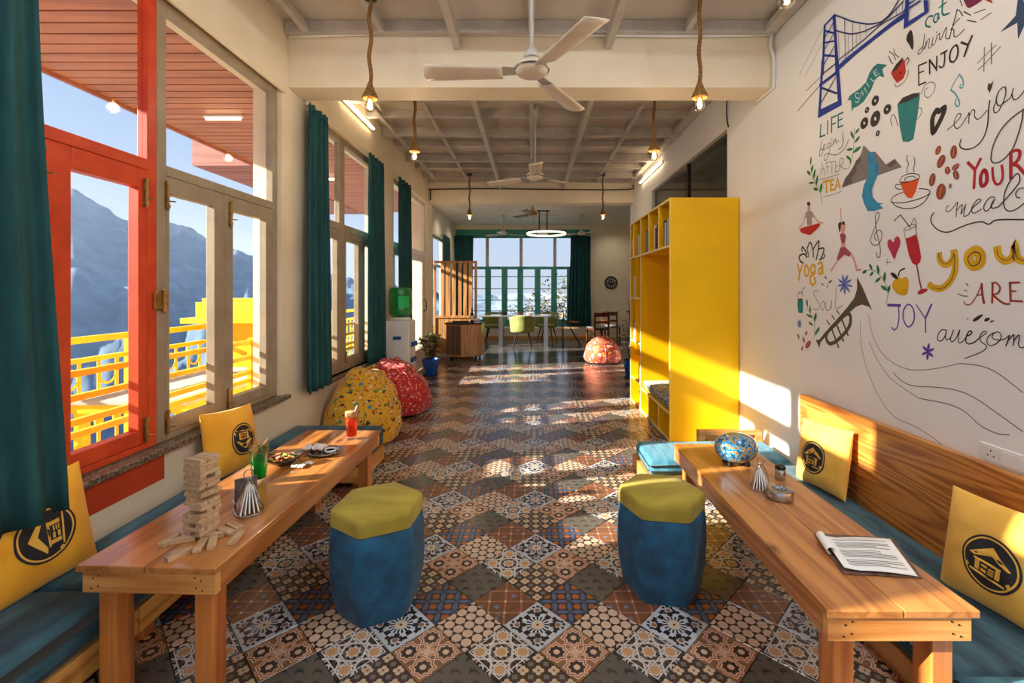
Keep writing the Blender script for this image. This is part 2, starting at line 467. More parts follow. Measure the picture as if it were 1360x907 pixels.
def tF(nt, s, t, x, y, n):
    kk = 2*PI/.29
    w = ecos(x*kk)+ecos(x*(kk*.5)+y*(kk*.866))+ecos(x*(kk*.5)-y*(kk*.866))
    c = mixc(nt, w < -.93, lin(204, 176, 152), lin(50, 37, 31))
    return mixc(nt, w > 2.6, c, lin(200, 168, 144))
def tG(nt, s, t, x, y, n):
    p = .46
    a, b_ = cell(x, p), cell(y, p)
    lv = abs(a)-abs(esin(y*(PI/p)))*.15; lh = abs(b_)-abs(esin(x*(PI/p)))*.15
    A, B = cell(x, p, 0.0), cell(y, p, 0.0)
    c = mixc(nt, n > .5, lin(58, 52, 48), lin(48, 44, 42))
    sq = E.m('POWER', abs(A), 3.0)+E.m('POWER', abs(B), 3.0)
    c = mixc(nt, sq < .012, c, lin(158, 90, 44))
    c = mixc(nt, emin(lv, lh) < 0.0, c, lin(82, 98, 134))
    return mixc(nt, emin(abs(a), abs(b_)) < .015, c, lin(50, 56, 78))
def tH(nt, s, t, x, y, n):
    p = .50
    a, b_ = abs(cell(x, p)), abs(cell(y, p)); A, B = abs(cell(x, p, 0.0)), abs(cell(y, p, 0.0))
    c = mixc(nt, E.m('SMOOTHSTEP', n, .40, .62) if False else (n-.35)*2.5, lin(124, 78, 52), lin(86, 56, 40))
    c = mixc(nt, emin(a, b_) < .055, c, lin(164, 116, 88))
    c = mixc(nt, emin(a, b_) < .018, c, lin(120, 72, 46))
    c = mixc(nt, esqrt(a*a+b_*b_) < .09, c, lin(206, 178, 152))
    fl = esqrt(A*A+B*B)+ecos(eatan(A, B)*8.0)*.03
    return mixc(nt, (fl < .15)*(x*y > -.02), c, lin(112, 118, 138))
TM = {k: tile_mat('cement_tile_'+n, f) for k, n, f in (('A', 'white_star_lattice', tA), ('B', 'brown_medallion', tB), ('C', 'beige_quatrefoil', tC),
      ('D', 'dark_grey_leaf', tD), ('E', 'white_starburst', tE), ('F', 'beige_hexagon', tF), ('G', 'blue_petal_grid', tG), ('H', 'rust_lattice', tH))}
M['grout'] = paint('dark_grout', lin(54, 44, 36), lin(40, 33, 28), 30, .8, .1)
M['floor_dark'] = paint('polished_dark_floor', lin(92, 84, 78), lin(70, 64, 60), 5, .16, .01, spec=.6)

floor = MB().box(-2.13, 2.1, -1.7, 8.45, -.12, -.006).build('floor', M['grout'], kind='structure', label='patterned cement tile floor')
fb = MB(); fb.box(-2.4, 4.6, 8.452, 13.9, -.12, -.001)
fb.build('floor', M['floor_dark'], kind='structure', label='polished dark floor of the far dining room')
D2 = .1414                                   # half diagonal of a 20 cm tile
def tile_type(i, j):
    r = j % 4
    if r == 0: return 'E' if (i//2) % 2 == 0 else 'F'
    if r == 2: return 'C' if (i//2) % 2 == 0 else 'D'
    if r == 1: return 'H' if ((i+1)//2) % 2 == 0 else 'G'
    return 'A' if ((i+1)//2) % 2 == 0 else 'B'
def tile_mesh(mat):
    mb = MB(); g = D2-.0022; g2 = g-.0018; top = 0.0; lowz = -.006
    out = [(g, 0), (0, g), (-g, 0), (0, -g)]; inn = [(g2, 0), (0, g2), (-g2, 0), (0, -g2)]
    for (x, y) in out: mb.v.append(Vector((x, y, lowz)))
    for (x, y) in out: mb.v.append(Vector((x, y, top-.0014)))
    for (x, y) in inn: mb.v.append(Vector((x, y, top)))
    for a in range(4):
        b = (a+1) % 4; mb.fa(a, b, 4+b, 4+a); mb.fa(4+a, 4+b, 8+b, 8+a)
    mb.fa(8, 9, 10, 11)
    me = mb.mesh('tile'); me.materials.append(mat)
    uv = me.uv_layers.new(name='UVMap')
    for p in me.polygons:
        for li in p.loop_indices:
            co = me.vertices[me.loops[li].vertex_index].co
            x, y = co.x/D2, co.y/D2
            uv.data[li].uv = ((x+y)*.5+.5, (x-y)*.5+.5)
    return me
TMESH = {k: tile_mesh(m) for k, m in TM.items()}
cells = []
for j in range(-10, 50):
    for i in range(-15, 16):
        if (i+j) % 2: continue
        X, Y = .025+i*D2, 1.884+j*D2
        if abs(X) > 2.0 or Y < .75 or Y > 8.40: continue
        # ground hidden under the benches and the bookcase is not tiled one by one
        vis = (abs((X)/max(Y, .1)*F) < 740) and Y > 1.45 and not (X < -1.62 and Y < 3.6) and not (X > 1.45 and Y < 5.9) and not (X < -1.9 or X > 1.92)
        cells.append((not vis, Y, X, i, j))
cells.sort(key=lambda c: (c[0], c[1]))
rest = MB(); rest_uv = []; keys = list(TM)
for n, (hid, Y, X, i, j) in enumerate(cells):
    tp = tile_type(i, j)
    if n < 300 and not hid:
        o = link('tile', TMESH[tp], floor, None, (X, Y, 0))
    else:
        rest.cur = keys.index(tp); b = len(rest.v)
        for (x, y) in ((D2-.002, 0), (0, D2-.002), (-D2+.002, 0), (0, -D2+.002)): rest.v.append(Vector((X+x, Y+y, -.0005)))
        rest.fa(b, b+1, b+2, b+3)
ro = rest.build('far_tile', [TM[k] for k in keys], floor, kind='stuff', label='remaining patterned floor tiles')
uv = ro.data.uv_layers.new(name='UVMap')
for p in ro.data.polygons:
    for li, c in zip(p.loop_indices, ((1, 1), (1, 0), (0, 0), (0, 1))): uv.data[li].uv = c

# ------------------------------------------------------------------ walls
WI, WO, WT = -1.91, -2.13, 3.47             # left wall inner and outer face, wall height
mb = MB()
W1a, W1b, W3a, W3b, D4a, D4b = -1.0, 3.48, 3.95, 5.80, 6.30, 8.30
SILL, HEAD = .55, 2.93
mb.box(WO, WI, -1.7, W1a, 0, WT)
mb.box(WO, WI, W1a, W1b, 0, SILL); mb.box(WO, WI, W1a, W1b, HEAD, WT)
mb.box(WO, WI, W1b, W3a, 0, WT)
mb.box(WO, WI, W3a, W3b, 0, SILL); mb.box(WO, WI, W3a, W3b, HEAD+.02, WT)
mb.box(WO, WI, W3b, D4a, 0, WT); mb.box(WO, WI, D4a, D4b, HEAD+.03, WT)
mb.box(WO, WI, D4b, 8.75, 0, WT)
wall_left = mb.build('wall_left', M['wall'], kind='structure')
# far room, left side with its own window opening
mb = MB(); FX = -2.28
mb.box(FX-.2, FX, 8.75, 9.4, 0, 3.32); mb.box(FX-.2, FX, 9.4, 12.2, 0, .5); mb.box(FX-.2, FX, 9.4, 12.2, 2.72, 3.32); mb.box(FX-.2, FX, 12.2, 13.9, 0, 3.32)
mb.box(FX, WI-.001, 8.45, 8.70, 0, 3.32)
mb.build('wall_left_far', M['wall'], kind='structure')
WR = 1.90
mb = MB(); g0, g1, gz0, gz1 = 4.42, 7.19, 1.9, 2.956
mb.box(WR, WR+.2, -1.7, g0, 0, WT); mb.box(WR, WR+.2, g0, g1, 0, gz0); mb.box(WR, WR+.2, g0, g1, gz1, WT); mb.box(WR, WR+.2, g1, 8.75, 0, WT)
wall_right = mb.build('wall_right', M['wall_r'], kind='structure')
gw = thing('window_7', None, None, (WR, 0, 0), kind='structure')
MB().box(WR+.05, WR+.06, g0, g1, gz0, gz1).build('pane', M['darkglass'], gw, world=True)
MB().box(WR+.03, WR+.07, 5.62, 5.66, gz0, gz1).build('mullion', M['blackm'], gw, world=True)
# unseen wall behind the viewer, left open to let sky light in
mb = MB()
mb.box(WO, -1.75, -1.9, -1.7, 0, WT); mb.box(1.75, 2.1, -1.9, -1.7, 0, WT); mb.box(-1.75, 1.75, -1.9, -1.7, 2.95, WT)
mb.build('wall_front', M['wall'], kind='structure')
# far wall with the wide window opening
BY = 13.5
bw0, bw1 = -2.26, 1.74
mb = MB()
mb.box(FX-.2, bw0, BY, BY+.2, 0, 3.32); mb.box(bw1, 4.6, BY, BY+.2, 0, 3.32); mb.box(bw0, bw1, BY, BY+.2, 0, .32); mb.box(bw0, bw1, BY, BY+.2, 3.2, 3.32)
mb.build('wall_back', M['wall'], kind='structure')
MB().box(4.4, 4.6, 8.75, 13.7, 0, 3.32).build('wall_right_far', M['wall'], kind='structure')
MB().box(2.1, 4.6, 8.55, 8.75, 0, 3.32).build('wall_return', M['wall'], kind='structure')
MB().box(FX-.2, 4.6, 8.75, 13.7, 3.32, 3.4).build('ceiling_far', M['ceil_w'], kind='structure')
# wood plinth and white ledge below the far window
MB().box(bw0, bw1, BY-.28, BY-.001, .0, .30).build('trim_1', M['ceil_w'], kind='structure', bevel=.01)
MB().box(bw0, bw1, BY-.32, BY-.281, .0, .07).build('trim_2', M['rail_wx'], kind='structure')
# roof panels, beams
MB().box(WO, 2.1, -1.9, 8.75, WT, WT+.06).build('ceiling', M['panel'], kind='structure')
MB().box(WI, WR, 3.566, 3.82, 2.976, WT-.001).build('beam', M['wall'], kind='structure', bevel=.006)
MB().box(WI, WR, 8.45, 8.75, 3.02, WT-.001).build('beam', M['wall'], kind='structure', bevel=.006)
frame = thing('ceiling_frame', 'grey painted steel roof framing of rafters and purlins', None, (0, 0, WT), kind='structure')
for (x, wd, z0) in ((-.58, .055, 3.27), (.60, .055, 3.27), (0, .05, 3.375), (-1.16, .045, 3.375), (1.20, .045, 3.375), (-1.74, .05, 3.375), (1.84, .09, 3.375)):
    for (ya, yb) in ((-1.6, 3.564), (3.822, 8.448)):
        MB().box(x-wd/2, x+wd/2, ya, yb, z0, z0+.09 if z0 < 3.3 else 3.43).build('rafter', M['steel'], frame, world=True, bevel=.004)
for k, (y, hz) in enumerate(((-.6, .07), (.3, .045), (1.1, .07), (1.9, .045), (2.62, .07), (3.53, .06), (4.22, .045), (4.78, .07), (5.27, .045), (5.82, .075), (6.34, .045), (6.96, .075), (7.47, .045), (8.02, .07), (8.41, .05))):
    MB().box(WI+.01, WR-.01, y-.03, y+.03, 3.43-hz, 3.469).build('purlin', M['steel'], frame, world=True, bevel=.004)
# curtain tracks / mouldings above the left windows
for n, (a, b, z) in enumerate(((W1a, W1b+.03, 2.90), (3.83, 5.9, 2.945), (6.3, 8.36, 2.965))):
    MB().box(WI, WI+.025, a, b, z, z+.035).build('trim_%d' % (n+3), M['wall'], kind='structure', bevel=.006)
# skirting
MB().box(WI, WI+.015, 3.6, 6.3, 0, .1).build('baseboard_left', M['wall'], kind='structure', bevel=.004)
MB().box(WI-.001, WI+.004, -.9, 2.362, .41, .549).build('painted_panel', M['red_wall'], wall_left, world=True, label='red orange painted strip below the sill')
MB().box(-1.99, -1.865, W1a, 3.535, SILL, SILL+.03).build('trim_6', M['granite'], kind='structure', bevel=.004)
MB().box(-1.99, -1.865, 3.93, 5.83, SILL-.03, SILL).build('trim_7', M['granite'], kind='structure', bevel=.004)

# ------------------------------------------------------------------ left windows
FI, FO = -1.945, -2.0                       # frame faces
def bolt(parent, y, z, L, mat):
    b = MB(); b.tube([(FI+.014, y, z), (FI+.014, y, z+L)], .006, 8)
    for k in range(3): b.tube([(FI+.014, y, z+L*(.08+.38*k)), (FI+.014, y, z+L*(.08+.38*k)+.018)], .010, 8)
    b.box(FI, FI+.004, y-.008, y+.008, z+.01, z+L-.01)
    b.tube([(FI+.014, y, z+L*.3), (FI+.045, y+.012, z+L*.3)], .004, 6)
    b.build('bolt', mat, parent, world=True, smooth=True)
def casement(parent, a, b, z0, z1, mat, st=(.09, .05), rails=(.10, .10), bolts=()):
    c = MB(); c.box(FO, FI, a, a+st[0], z0, z1); c.box(FO, FI, b-st[1], b, z0, z1)
    c.box(FO, FI, a+st[0], b-st[1], z0, z0+rails[0]); c.box(FO, FI, a+st[0], b-st[1], z1-rails[1], z1)
    o = c.build('casement', mat, parent, world=True, bevel=.004)
    MB().box((FI+FO)/2-.002, (FI+FO)/2+.002, a+st[0], b-st[1], z0+rails[0], z1-rails[1]).build('pane', M['glass'], o, world=True)
    for (y, z, L) in bolts: bolt(o, y, z, L, M['brass'])
    return o
def upper(parent, a, b, z0, z1):
    MB().box((FI+FO)/2-.002, (FI+FO)/2+.002, a, b, z0, z1).build('pane', M['glass'], parent, world=True)
TZ0, TZ1, ZB = 1.995, 2.05, .585
w1 = thing('window_1', 'orange framed casement window beside the teal curtain', None, (FI, 1.3, SILL), kind='structure')
fr = MB()
for (a, b) in ((W1a, W1a+.05), (.05, .11), (1.22, 1.28), (2.306, 2.362)): fr.box(FO, FI, a, b, ZB, HEAD)
for (a, b) in ((W1a+.05, .05), (.11, 1.22), (1.28, 2.306)):
    fr.box(FO, FI, a, b, TZ0, TZ1); fr.box(FO, FI, a, b, HEAD-.05, HEAD); fr.box(FO, FI, a, b, ZB, ZB+.03)
fr.build('frame', M['orange'], w1, world=True, bevel=.004)
ZA, ZC = ZB+.032, TZ0-.002
casement(w1, W1a+.052, -.45, ZA, ZC, M['orange']); casement(w1, -.448, .048, ZA, ZC, M['orange'])
casement(w1, .112, .66, ZA, ZC, M['orange']); casement(w1, .662, 1.218, ZA, ZC, M['orange'])
casement(w1, 1.282, 1.818, ZA, ZC, M['orange'], st=(.06, .19), bolts=((1.80, 1.80, .17),))  # hidden right stile widened to keep a sun streak off the left stool
casement(w1, 1.82, 2.304, ZA, ZC, M['orange'], st=(.103, .05), rails=(.07, .095), bolts=((2.285, 1.80, .15), (2.285, .62, .13)))
for (a, b) in ((W1a+.05, .05), (.11, 1.22), (1.28, 2.306)): upper(w1, a, b, TZ1, HEAD-.05)
w2 = thing('window_2', 'grey framed casement window beside the orange window', None, (FI, 2.9, SILL), kind='structure')
fr = MB()
for (a, b) in ((2.363, 2.425), (W1b-.06, W1b)): fr.box(FO, FI, a, b, ZB, HEAD)
fr.box(FO, FI, 2.425, W1b-.06, TZ0, TZ1); fr.box(FO, FI, 2.425, W1b-.06, HEAD-.06, HEAD); fr.box(FO, FI, 2.425, W1b-.06, ZB, ZB+.03)
fr.build('frame', M['grey_frame'], w2, world=True, bevel=.004)
casement(w2, 2.427, 2.88, ZA, ZC, M['grey_frame'], st=(.02, .085), rails=(.07, .09), bolts=((2.42, 1.81, .16), (2.42, .62, .13)))
casement(w2, 2.882, W1b-.062, ZA, ZC, M['grey_frame'], st=(.085, .08), rails=(.07, .09), bolts=((2.93, 1.79, .17), (2.91, .62, .14)))
upper(w2, 2.425, W1b-.06, TZ1, HEAD-.06)
hg = MB(); hg.box(FI, FI+.012, 2.335, 2.425, 1.285, 1.375); hg.tube([(FI+.014, 2.395, 1.27), (FI+.014, 2.395, 1.39)], .011, 8)
hg.build('latch', M['brass'], w2, world=True, bevel=.003)
w3 = thing('window_3', 'grey framed casement window between two teal curtains', None, (FI, 4.8, SILL), kind='structure')
fr = MB(); H3 = HEAD+.02
for (a, b) in ((W3a, W3a+.05), (4.61, 4.735), (W3b-.05, W3b)): fr.box(FO, FI, a, b, ZB-.03, H3)
for (a, b) in ((W3a+.05, 4.61), (4.735, W3b-.05)):
    fr.box(FO, FI, a, b, TZ0, TZ1+.02); fr.box(FO, FI, a, b, H3-.06, H3); fr.box(FO, FI, a, b, ZB-.03, ZB)
fr.build('frame', M['grey_frame'], w3, world=True, bevel=.004)
casement(w3, W3a+.052, 4.608, ZB+.002, ZC, M['grey_frame'], st=(.20, .05), rails=(.09, .09))
casement(w3, 4.737, 5.26, ZB+.002, ZC, M['grey_frame'], st=(.04, .14), rails=(.09, .09), bolts=((4.75, .62, .13),))
casement(w3, 5.262, W3b-.052, ZB+.002, ZC, M['grey_frame'], st=(.05, .05), rails=(.09, .09))
upper(w3, W3a+.05, 4.61, TZ1+.02, H3-.06); upper(w3, 4.735, W3b-.05, TZ1+.02, H3-.06)
w4 = thing('door_1', 'white framed glazed terrace door behind the water cooler', None, (FI, 7.3, 0), kind='structure')
fr = MB(); H4 = HEAD+.03
for (a, b) in ((D4a, D4a+.06), (D4b-.06, D4b), (7.25, 7.31)): fr.box(FO, FI, a, b, 0, H4)
for (a, b) in ((D4a+.06, 7.25), (7.31, D4b-.06)):
    fr.box(FO, FI, a, b, TZ0, TZ1+.03); fr.box(FO, FI, a, b, H4-.06, H4)
fr.build('frame', M['white_frame'], w4, world=True, bevel=.004)
for (a, b) in ((D4a+.062, 7.248), (7.312, D4b-.062)):
    c = casement(w4, a, b, .02, ZC, M['white_frame'], st=(.12, .12), rails=(.35, .10))
    MB().tube(spline([(FI, b-.06, 1.02), (FI+.05, b-.06, 1.04), (FI+.05, b-.06, 1.2), (FI, b-.06, 1.22)], 4), .008, 8).build('handle', M['blackm'], c, world=True, smooth=True)
    upper(w4, a, b, TZ1+.03, H4-.06)
# far left window
w5 = thing('window_4', 'grey framed window on the left of the far dining room', None, (FX, 10.8, .5), kind='structure')
fr = MB()
for y in (9.42, 10.78, 12.16): fr.box(FX-.12, FX-.06, y-.03, y+.03, .5, 2.72)
for (a, b) in ((9.45, 10.75), (10.81, 12.13)):
    for z in (.53, 2.0, 2.69): fr.box(FX-.12, FX-.06, a, b, z-.03, z+.03)
fr.build('frame', M['grey_frame'], w5, world=True, bevel=.004)
MB().box(FX-.092, FX-.088, 9.45, 12.13, .56, 2.66).build('pane', M['glass'], w5, world=True)
# wide far window in teal
M['teal_paint'] = paint('teal_enamel', lin(70, 170, 158), lin(58, 152, 142), 6, .4, .03)
w6 = thing('window_5', 'wide teal framed window at the end of the dining room', None, (-.2, BY, .3), kind='structure')
T0, T1 = 2.02, 2.10
yb, yf = BY+.04, BY+.10
MB().box(bw0, bw1, yb, yf, 2.95, 3.2).build('header', M['teal_paint'], w6, world=True)
MB().box(bw0, bw1, yb, yf, T0, T1).build('transom', M['teal_paint'], w6, world=True)
MB().box(bw0, bw1, yb, yf, .32, .52).build('base_panel', M['teal_paint'], w6, world=True)
for x in (647, 692, 737):
    X = (x-X0)/F*BY; MB().box(X-.045, X+.045, yb-.01, yf, T1, 2.95).build('mullion', M['steel'], w6, world=True)
xs = [(x-X0)/F*BY for x in (622, 648, 670, 691, 714, 736, 757, 779)]
for i, X in enumerate(xs):
    MB().box(X-.085, X+.085, yb-.01, yf, .52, T0).build('stile', M['teal_paint'], w6, world=True)
for i in range(len(xs)-1):
    for z in (1.80, 1.44, 1.10, .78):
        MB().box(xs[i]+.085, xs[i+1]-.085, yb+.02, yb+.035, z-.012, z+.012).build('louvre_bar', M['steel'], w6, world=True)
    MB().box(xs[i]+.085, xs[i+1]-.085, yb+.024, yb+.028, .52, T0).build('pane', M['glass'], w6, world=True)
MB().box(bw0, bw1, yb+.024, yb+.028, T1, 2.95).build('pane', M['glass'], w6, world=True)

# ------------------------------------------------------------------ terrace outside the left windows
M['terrace'] = paint('terrace_stone', lin(190, 184, 174), lin(168, 162, 152), 8, .7, .08)
MB().box(-4.1, WO, -3, 14, -.2, -.06).build('terrace', M['terrace'], kind='structure')
SX, SZ = -3.58, 3.02
so = thing('soffit', 'overhanging roof soffit of reddish brown planks', None, (-2.9, 3, SZ), kind='structure')
MB().box(SX, WO, -2.5, 9.5, SZ+.06, SZ+.12).build('board', M['soffit'], so, world=True)
pl = None
for k in range(100):
    y = -2.5+.12*k
    m = Matrix.Translation((0, y+.06-3, 0))
    if pl is None:
        q = MB().box((SX-WO)/2, (WO-SX)/2, -.0525, .0525, 0, .022); m2 = Matrix.Translation(((SX+WO)/2+2.9, y+.06-3, 0))
        pl = q.build('plank', M['soffit'], so); pl.matrix_local = m2; MW[pl] = MW[so] @ m2
    else: share('plank', pl, so, Matrix.Translation(((SX+WO)/2+2.9, y+.06-3, 0)))
MB().box(SX-.03, SX, -2.5, 9.5, SZ-.03, SZ+.14).build('fascia', M['soffit2'], so, world=True)
cn = thing('canopy', 'lower brown plank canopy further along the terrace', None, (-4, 6, 3.05), kind='structure')
MB().box(-4.55, SX-.04, 6.1, 10, 3.09, 3.5).build('fascia', M['soffit2'], cn, world=True)
for k in range(26):
    MB().box(-4.55, SX-.04, 6.1+.15*k, 6.235+.15*k, 3.06, 3.089).build('plank', M['soffit2'], cn, world=True)
# window guard rails
g = thing('window_guard', 'horizontal yellow guard bars just outside the left windows', 'guard rail', (-2.2, 2, .6))
for z in (.70, .76, .875, .99):
    MB().bar((-2.16, -1.0, z), (-2.16, 5.8, z), .025, .03).build('bar', M['rail_y'], g, world=True)
for y in (-.95, 3.5, 3.92, 5.75):
    MB().box(-2.175, -2.145, y-.02, y+.02, .6, 1.02).build('bracket', M['rail_y'], g, world=True)
# terrace railing with turned balusters and rings
RX = -3.5
rl = thing('terrace_railing', 'bright yellow terrace railing with ring ornaments and balusters', 'railing', (RX, 3, 0))
for z, h in ((1.0, .05), (.84, .035), (.12, .04)):
    MB().box(RX-.03, RX+.03, -2.5, 9, z-h/2, z+h/2).build('rail', M['rail_y'], rl, world=True, bevel=.004)
MB().box(RX-.02, RX+.02, -2.5, 9, .5, .53).build('rail', M['rail_y'], rl, world=True)
bal = None; rg = None
for k in range(72):
    y = -2.4+.16*k
    if y > 9: break
    if k % 8 == 0:
        MB().box(RX-.045, RX+.045, y-.045, y+.045, -.06, 1.02).build('post', M['rail_y'], rl, world=True, bevel=.004); continue
    if bal is None:
        prof = [(.012, 0), (.012, .12), (.024, .16), (.03, .22), (.02, .32), (.012, .36), (.012, .7)]
        bal = MB().lathe(prof, 8).build('baluster', M['rail_y'], rl, smooth=True)
        bal.matrix_local = Matrix.Translation((0, y-3, .12)); MW[bal] = MW[rl] @ bal.matrix_local
    else: share('baluster', bal, rl, Matrix.Translation((0, y-3, .12)))
    if k % 2 == 0:
        if rg is None:
            pts = [(0, .075*math.cos(2*PI*i/16), .075*math.sin(2*PI*i/16)) for i in range(16)]
            rg = MB().tube(pts, .010, 6, closed=True).build('ring', M['rail_y'], rl, smooth=True)
            rg.matrix_local = Matrix.Translation((0, y+.08-3, .70)); MW[rg] = MW[rl] @ rg.matrix_local
        else: share('ring', rg, rl, Matrix.Translation((0, y+.08-3, .70)))
er = thing('planter_box', 'stepped yellow planter box on the railing corner', 'planter', (-3.35, 4.95, 1.0))
MB().box(-3.75, -2.75, 4.85, 5.25, 1.03, 1.09).build('base', M['rail_y'], er, world=True, bevel=.006)
MB().box(-3.62, -2.6, 4.9, 5.2, 1.09, 1.26).build('body', M['rail_y'], er, world=True, bevel=.006)
MB().box(-3.58, -2.64, 4.94, 5.16, 1.26, 1.30).build('rim', M['rail_y'], er, world=True, bevel=.006)
MB().box(-3.45, -2.7, 5.0, 5.1, -.06, 1.03).build('pedestal', M['rail_y'], er, world=True, bevel=.006)
tt = thing('terrace_table', 'yellow framed terrace table with pale top below the grey window', 'table', (-2.9, 3.55, -.06))
MB().box(-3.2, -2.35, 3.1, 4.5, .60, .63).build('top', M['terrace'], tt, world=True, bevel=.005)
MB().box(-3.18, -2.37, 3.12, 4.48, .54, .60).build('apron', M['rail_y'], tt, world=True)
for x in (-3.13, -2.42):
    for y in (3.17, 4.43): MB().box(x-.03, x+.03, y-.03, y+.03, -.06, .54).build('leg', M['rail_y'], tt, world=True)
for n, (yy, xa, xb) in enumerate(((4.25, -3.04, -2.72), (6.55, -3.05, -2.72))):
    t = thing('tube_light', ('lit tube light on the plank soffit seen through the near grey window', 'lit tube light on the plank soffit seen through the window between the curtains')[n], 'lamp', ((xa+xb)/2, yy, SZ), group='soffit tube lights')
    MB().box(xa-.02, xb+.02, yy-.02, yy+.02, SZ-.02, SZ).build('housing', M['white'], t, world=True)
    MB().tube([(xa, yy, SZ-.032), (xb, yy, SZ-.032)], .014, 10).build('tube', M['tubeo'], t, world=True, smooth=True)
# distant wooded ridge and the slope below the terrace
M['ridge'] = paint('hazed_wooded_ridge', lin(104, 130, 150), lin(74, 100, 122), .05, .95, .0, detail=9, lo=.3, hi=.7)  # blue of the distance haze is mixed into this base colour
def ridge_height(az):           # elevation tangent of the skyline against the azimuth measured left of straight ahead
    keys = [(-80, .05), (-72, .11), (-60, .135), (-50, .155), (-45.3, .152), (-40.5, .121), (-36, .095), (-32, .075), (-28, .04), (-24.5, .026), (-20, .008), (-14, -.005), (0, -.02), (20, -.02)]
    for (a, h), (b, g_) in zip(keys, keys[1:]):
        if a <= az <= b: return h+(g_-h)*(az-a)/(b-a)
    return keys[0][1] if az < keys[0][0] else keys[-1][1]
def ridge(u, v):
    az = -80+100*u; a = math.radians(az)
    R = 250+550*v
    hh = ridge_height(az)*800
    n = noise.fractal(Vector((u*30, v*5, 1.3)), 1.0, 2.0, 5)*(10+10*v)
    z = -95+(hh+95)*(v**1.25)+n*.9+2.2*noise.noise(Vector((u*420, v*40, 4)))*v
    return (R*math.sin(a), R*math.cos(a), z+H)
MB().sheet(ridge, 320, 40).build('hazed_wooded_ridge', M['ridge'], None, smooth='all', label='hazy blue wooded mountain ridge beyond the terrace railing', cat='mountain')
hz = bpy.data.materials.new('valley_haze'); hz.use_nodes = True; hn = hz.node_tree; hn.nodes.clear()
ho = hn.nodes.new('ShaderNodeOutputMaterial'); hv = hn.nodes.new('ShaderNodeVolumeScatter'); hv.inputs['Color'].default_value = (.72, .86, 1.0, 1)
hv.inputs['Density'].default_value = .0004; hv.inputs['Anisotropy'].default_value = .2; hn.links.new(hv.outputs[0], ho.inputs['Volume'])
MB().box(-1000, -210, 60, 1000, -150, 105).build('valley_haze', hz, None, kind='stuff', label='bluish haze lying before the mountain ridge', cat='haze')
hz2 = hz.copy(); hz2.name = 'plain_haze'; [q for q in hz2.node_tree.nodes if q.type == 'VOLUME_SCATTER'][0].inputs['Density'].default_value = .0011
MB().box(-45, 500, 60, 1000, -150, -3).build('valley_haze', hz2, None, kind='stuff', label='pale haze over the plain beyond the far window', cat='haze')
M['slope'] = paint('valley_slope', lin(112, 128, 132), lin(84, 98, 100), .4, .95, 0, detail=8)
def slope(u, v):
    a = math.radians(-100+150*u); R = 8+250*v
    return (R*math.sin(a), R*math.cos(a), -3.5-88*v+2.0*noise.noise(Vector((u*18, v*18, 0))))
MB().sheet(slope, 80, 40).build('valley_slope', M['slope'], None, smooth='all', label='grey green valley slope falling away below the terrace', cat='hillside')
random.seed(5)
M['roofw'] = paint('pale_roof', lin(214, 216, 220), lin(190, 194, 200), .6, .7, 0)
hx = [(-11, 9, -5.2), (-16.5, 12, -6), (-10.5, 14.5, -5.6), (-17, 19, -7)]
hl = ['pale house nearest the terrace below the railing', 'pale house farthest left on the slope', 'pale house straight behind the nearest house', 'pale house farthest down the slope']
for n, (x, y, z) in enumerate(hx):
    hb = thing('hillside_house', hl[n], 'house', (x, y, z), rz=random.uniform(-.4, .4), group='houses on the slope')
    s = random.uniform(1.2, 1.9)
    MB().box(-s, s, -s*.7, s*.7, -3, 1.4).build('wall', M['roofw'], hb)
    MB().prism([(-s*1.1, 0), (s*1.1, 0), (0, .8)], -s*.8, s*.8, Matrix.Translation((0, 0, 1.4)) @ Matrix.Rotation(PI/2, 4, 'X')).build('roof', M['roofw'], hb)
    MB().box(-s*.3, s*.1, -s*.7-.03, -s*.7, 0, .9).build('window', M['darkglass'], hb)
M['leaf_far'] = paint('tree_leaf', lin(104, 96, 70), lin(70, 66, 46), 4, .9, 0)
M['bark'] = paint('bark', lin(92, 78, 66), lin(66, 54, 44), 14, .9, .2)
def far_tree(x, y, zb, h, r, label, seed):
    random.seed(seed); t = thing('tree', label, 'tree', (x, y, zb), group='trees beyond the far window')
    MB().tube([(0, 0, 0), (.1, .05, h*.5), (.05, 0, h*.8)], [.16, .1, .05], 7).build('trunk', M['bark'], t, smooth=True)
    mb = MB()
    for k in range(1500):
        d = Vector((random.gauss(0, 1), random.gauss(0, 1), random.gauss(0, .9))); d.normalize()
        p = Vector((0, 0, h*.72))+d*r*random.uniform(.25, 1.0)*Vector((1, 1, .9)).length*.6
        s = random.uniform(.05, .13); a = Vector((random.uniform(-1, 1), random.uniform(-1, 1), random.uniform(-.6, .6))).normalized(); b = a.orthogonal().normalized()
        i0 = len(mb.v); mb.v += [p-a*s, p+b*s*.6, p+a*s, p-b*s*.6]; mb.fa(i0, i0+1, i0+2, i0+3)
    mb.build('foliage', M['leaf_far'], t, kind='stuff')
far_tree(1.9, 24, -4.4, 6.4, 2.2, 'loose green tree close behind the right panes of the far window', 1)
far_tree(.4, 30, -6.2, 7.3, 2.0, 'hazy tree in the middle panes of the far window', 2)
far_tree(-1.4, 38, -7.5, 8.2, 2.1, 'small distant tree in the left panes of the far window', 3)
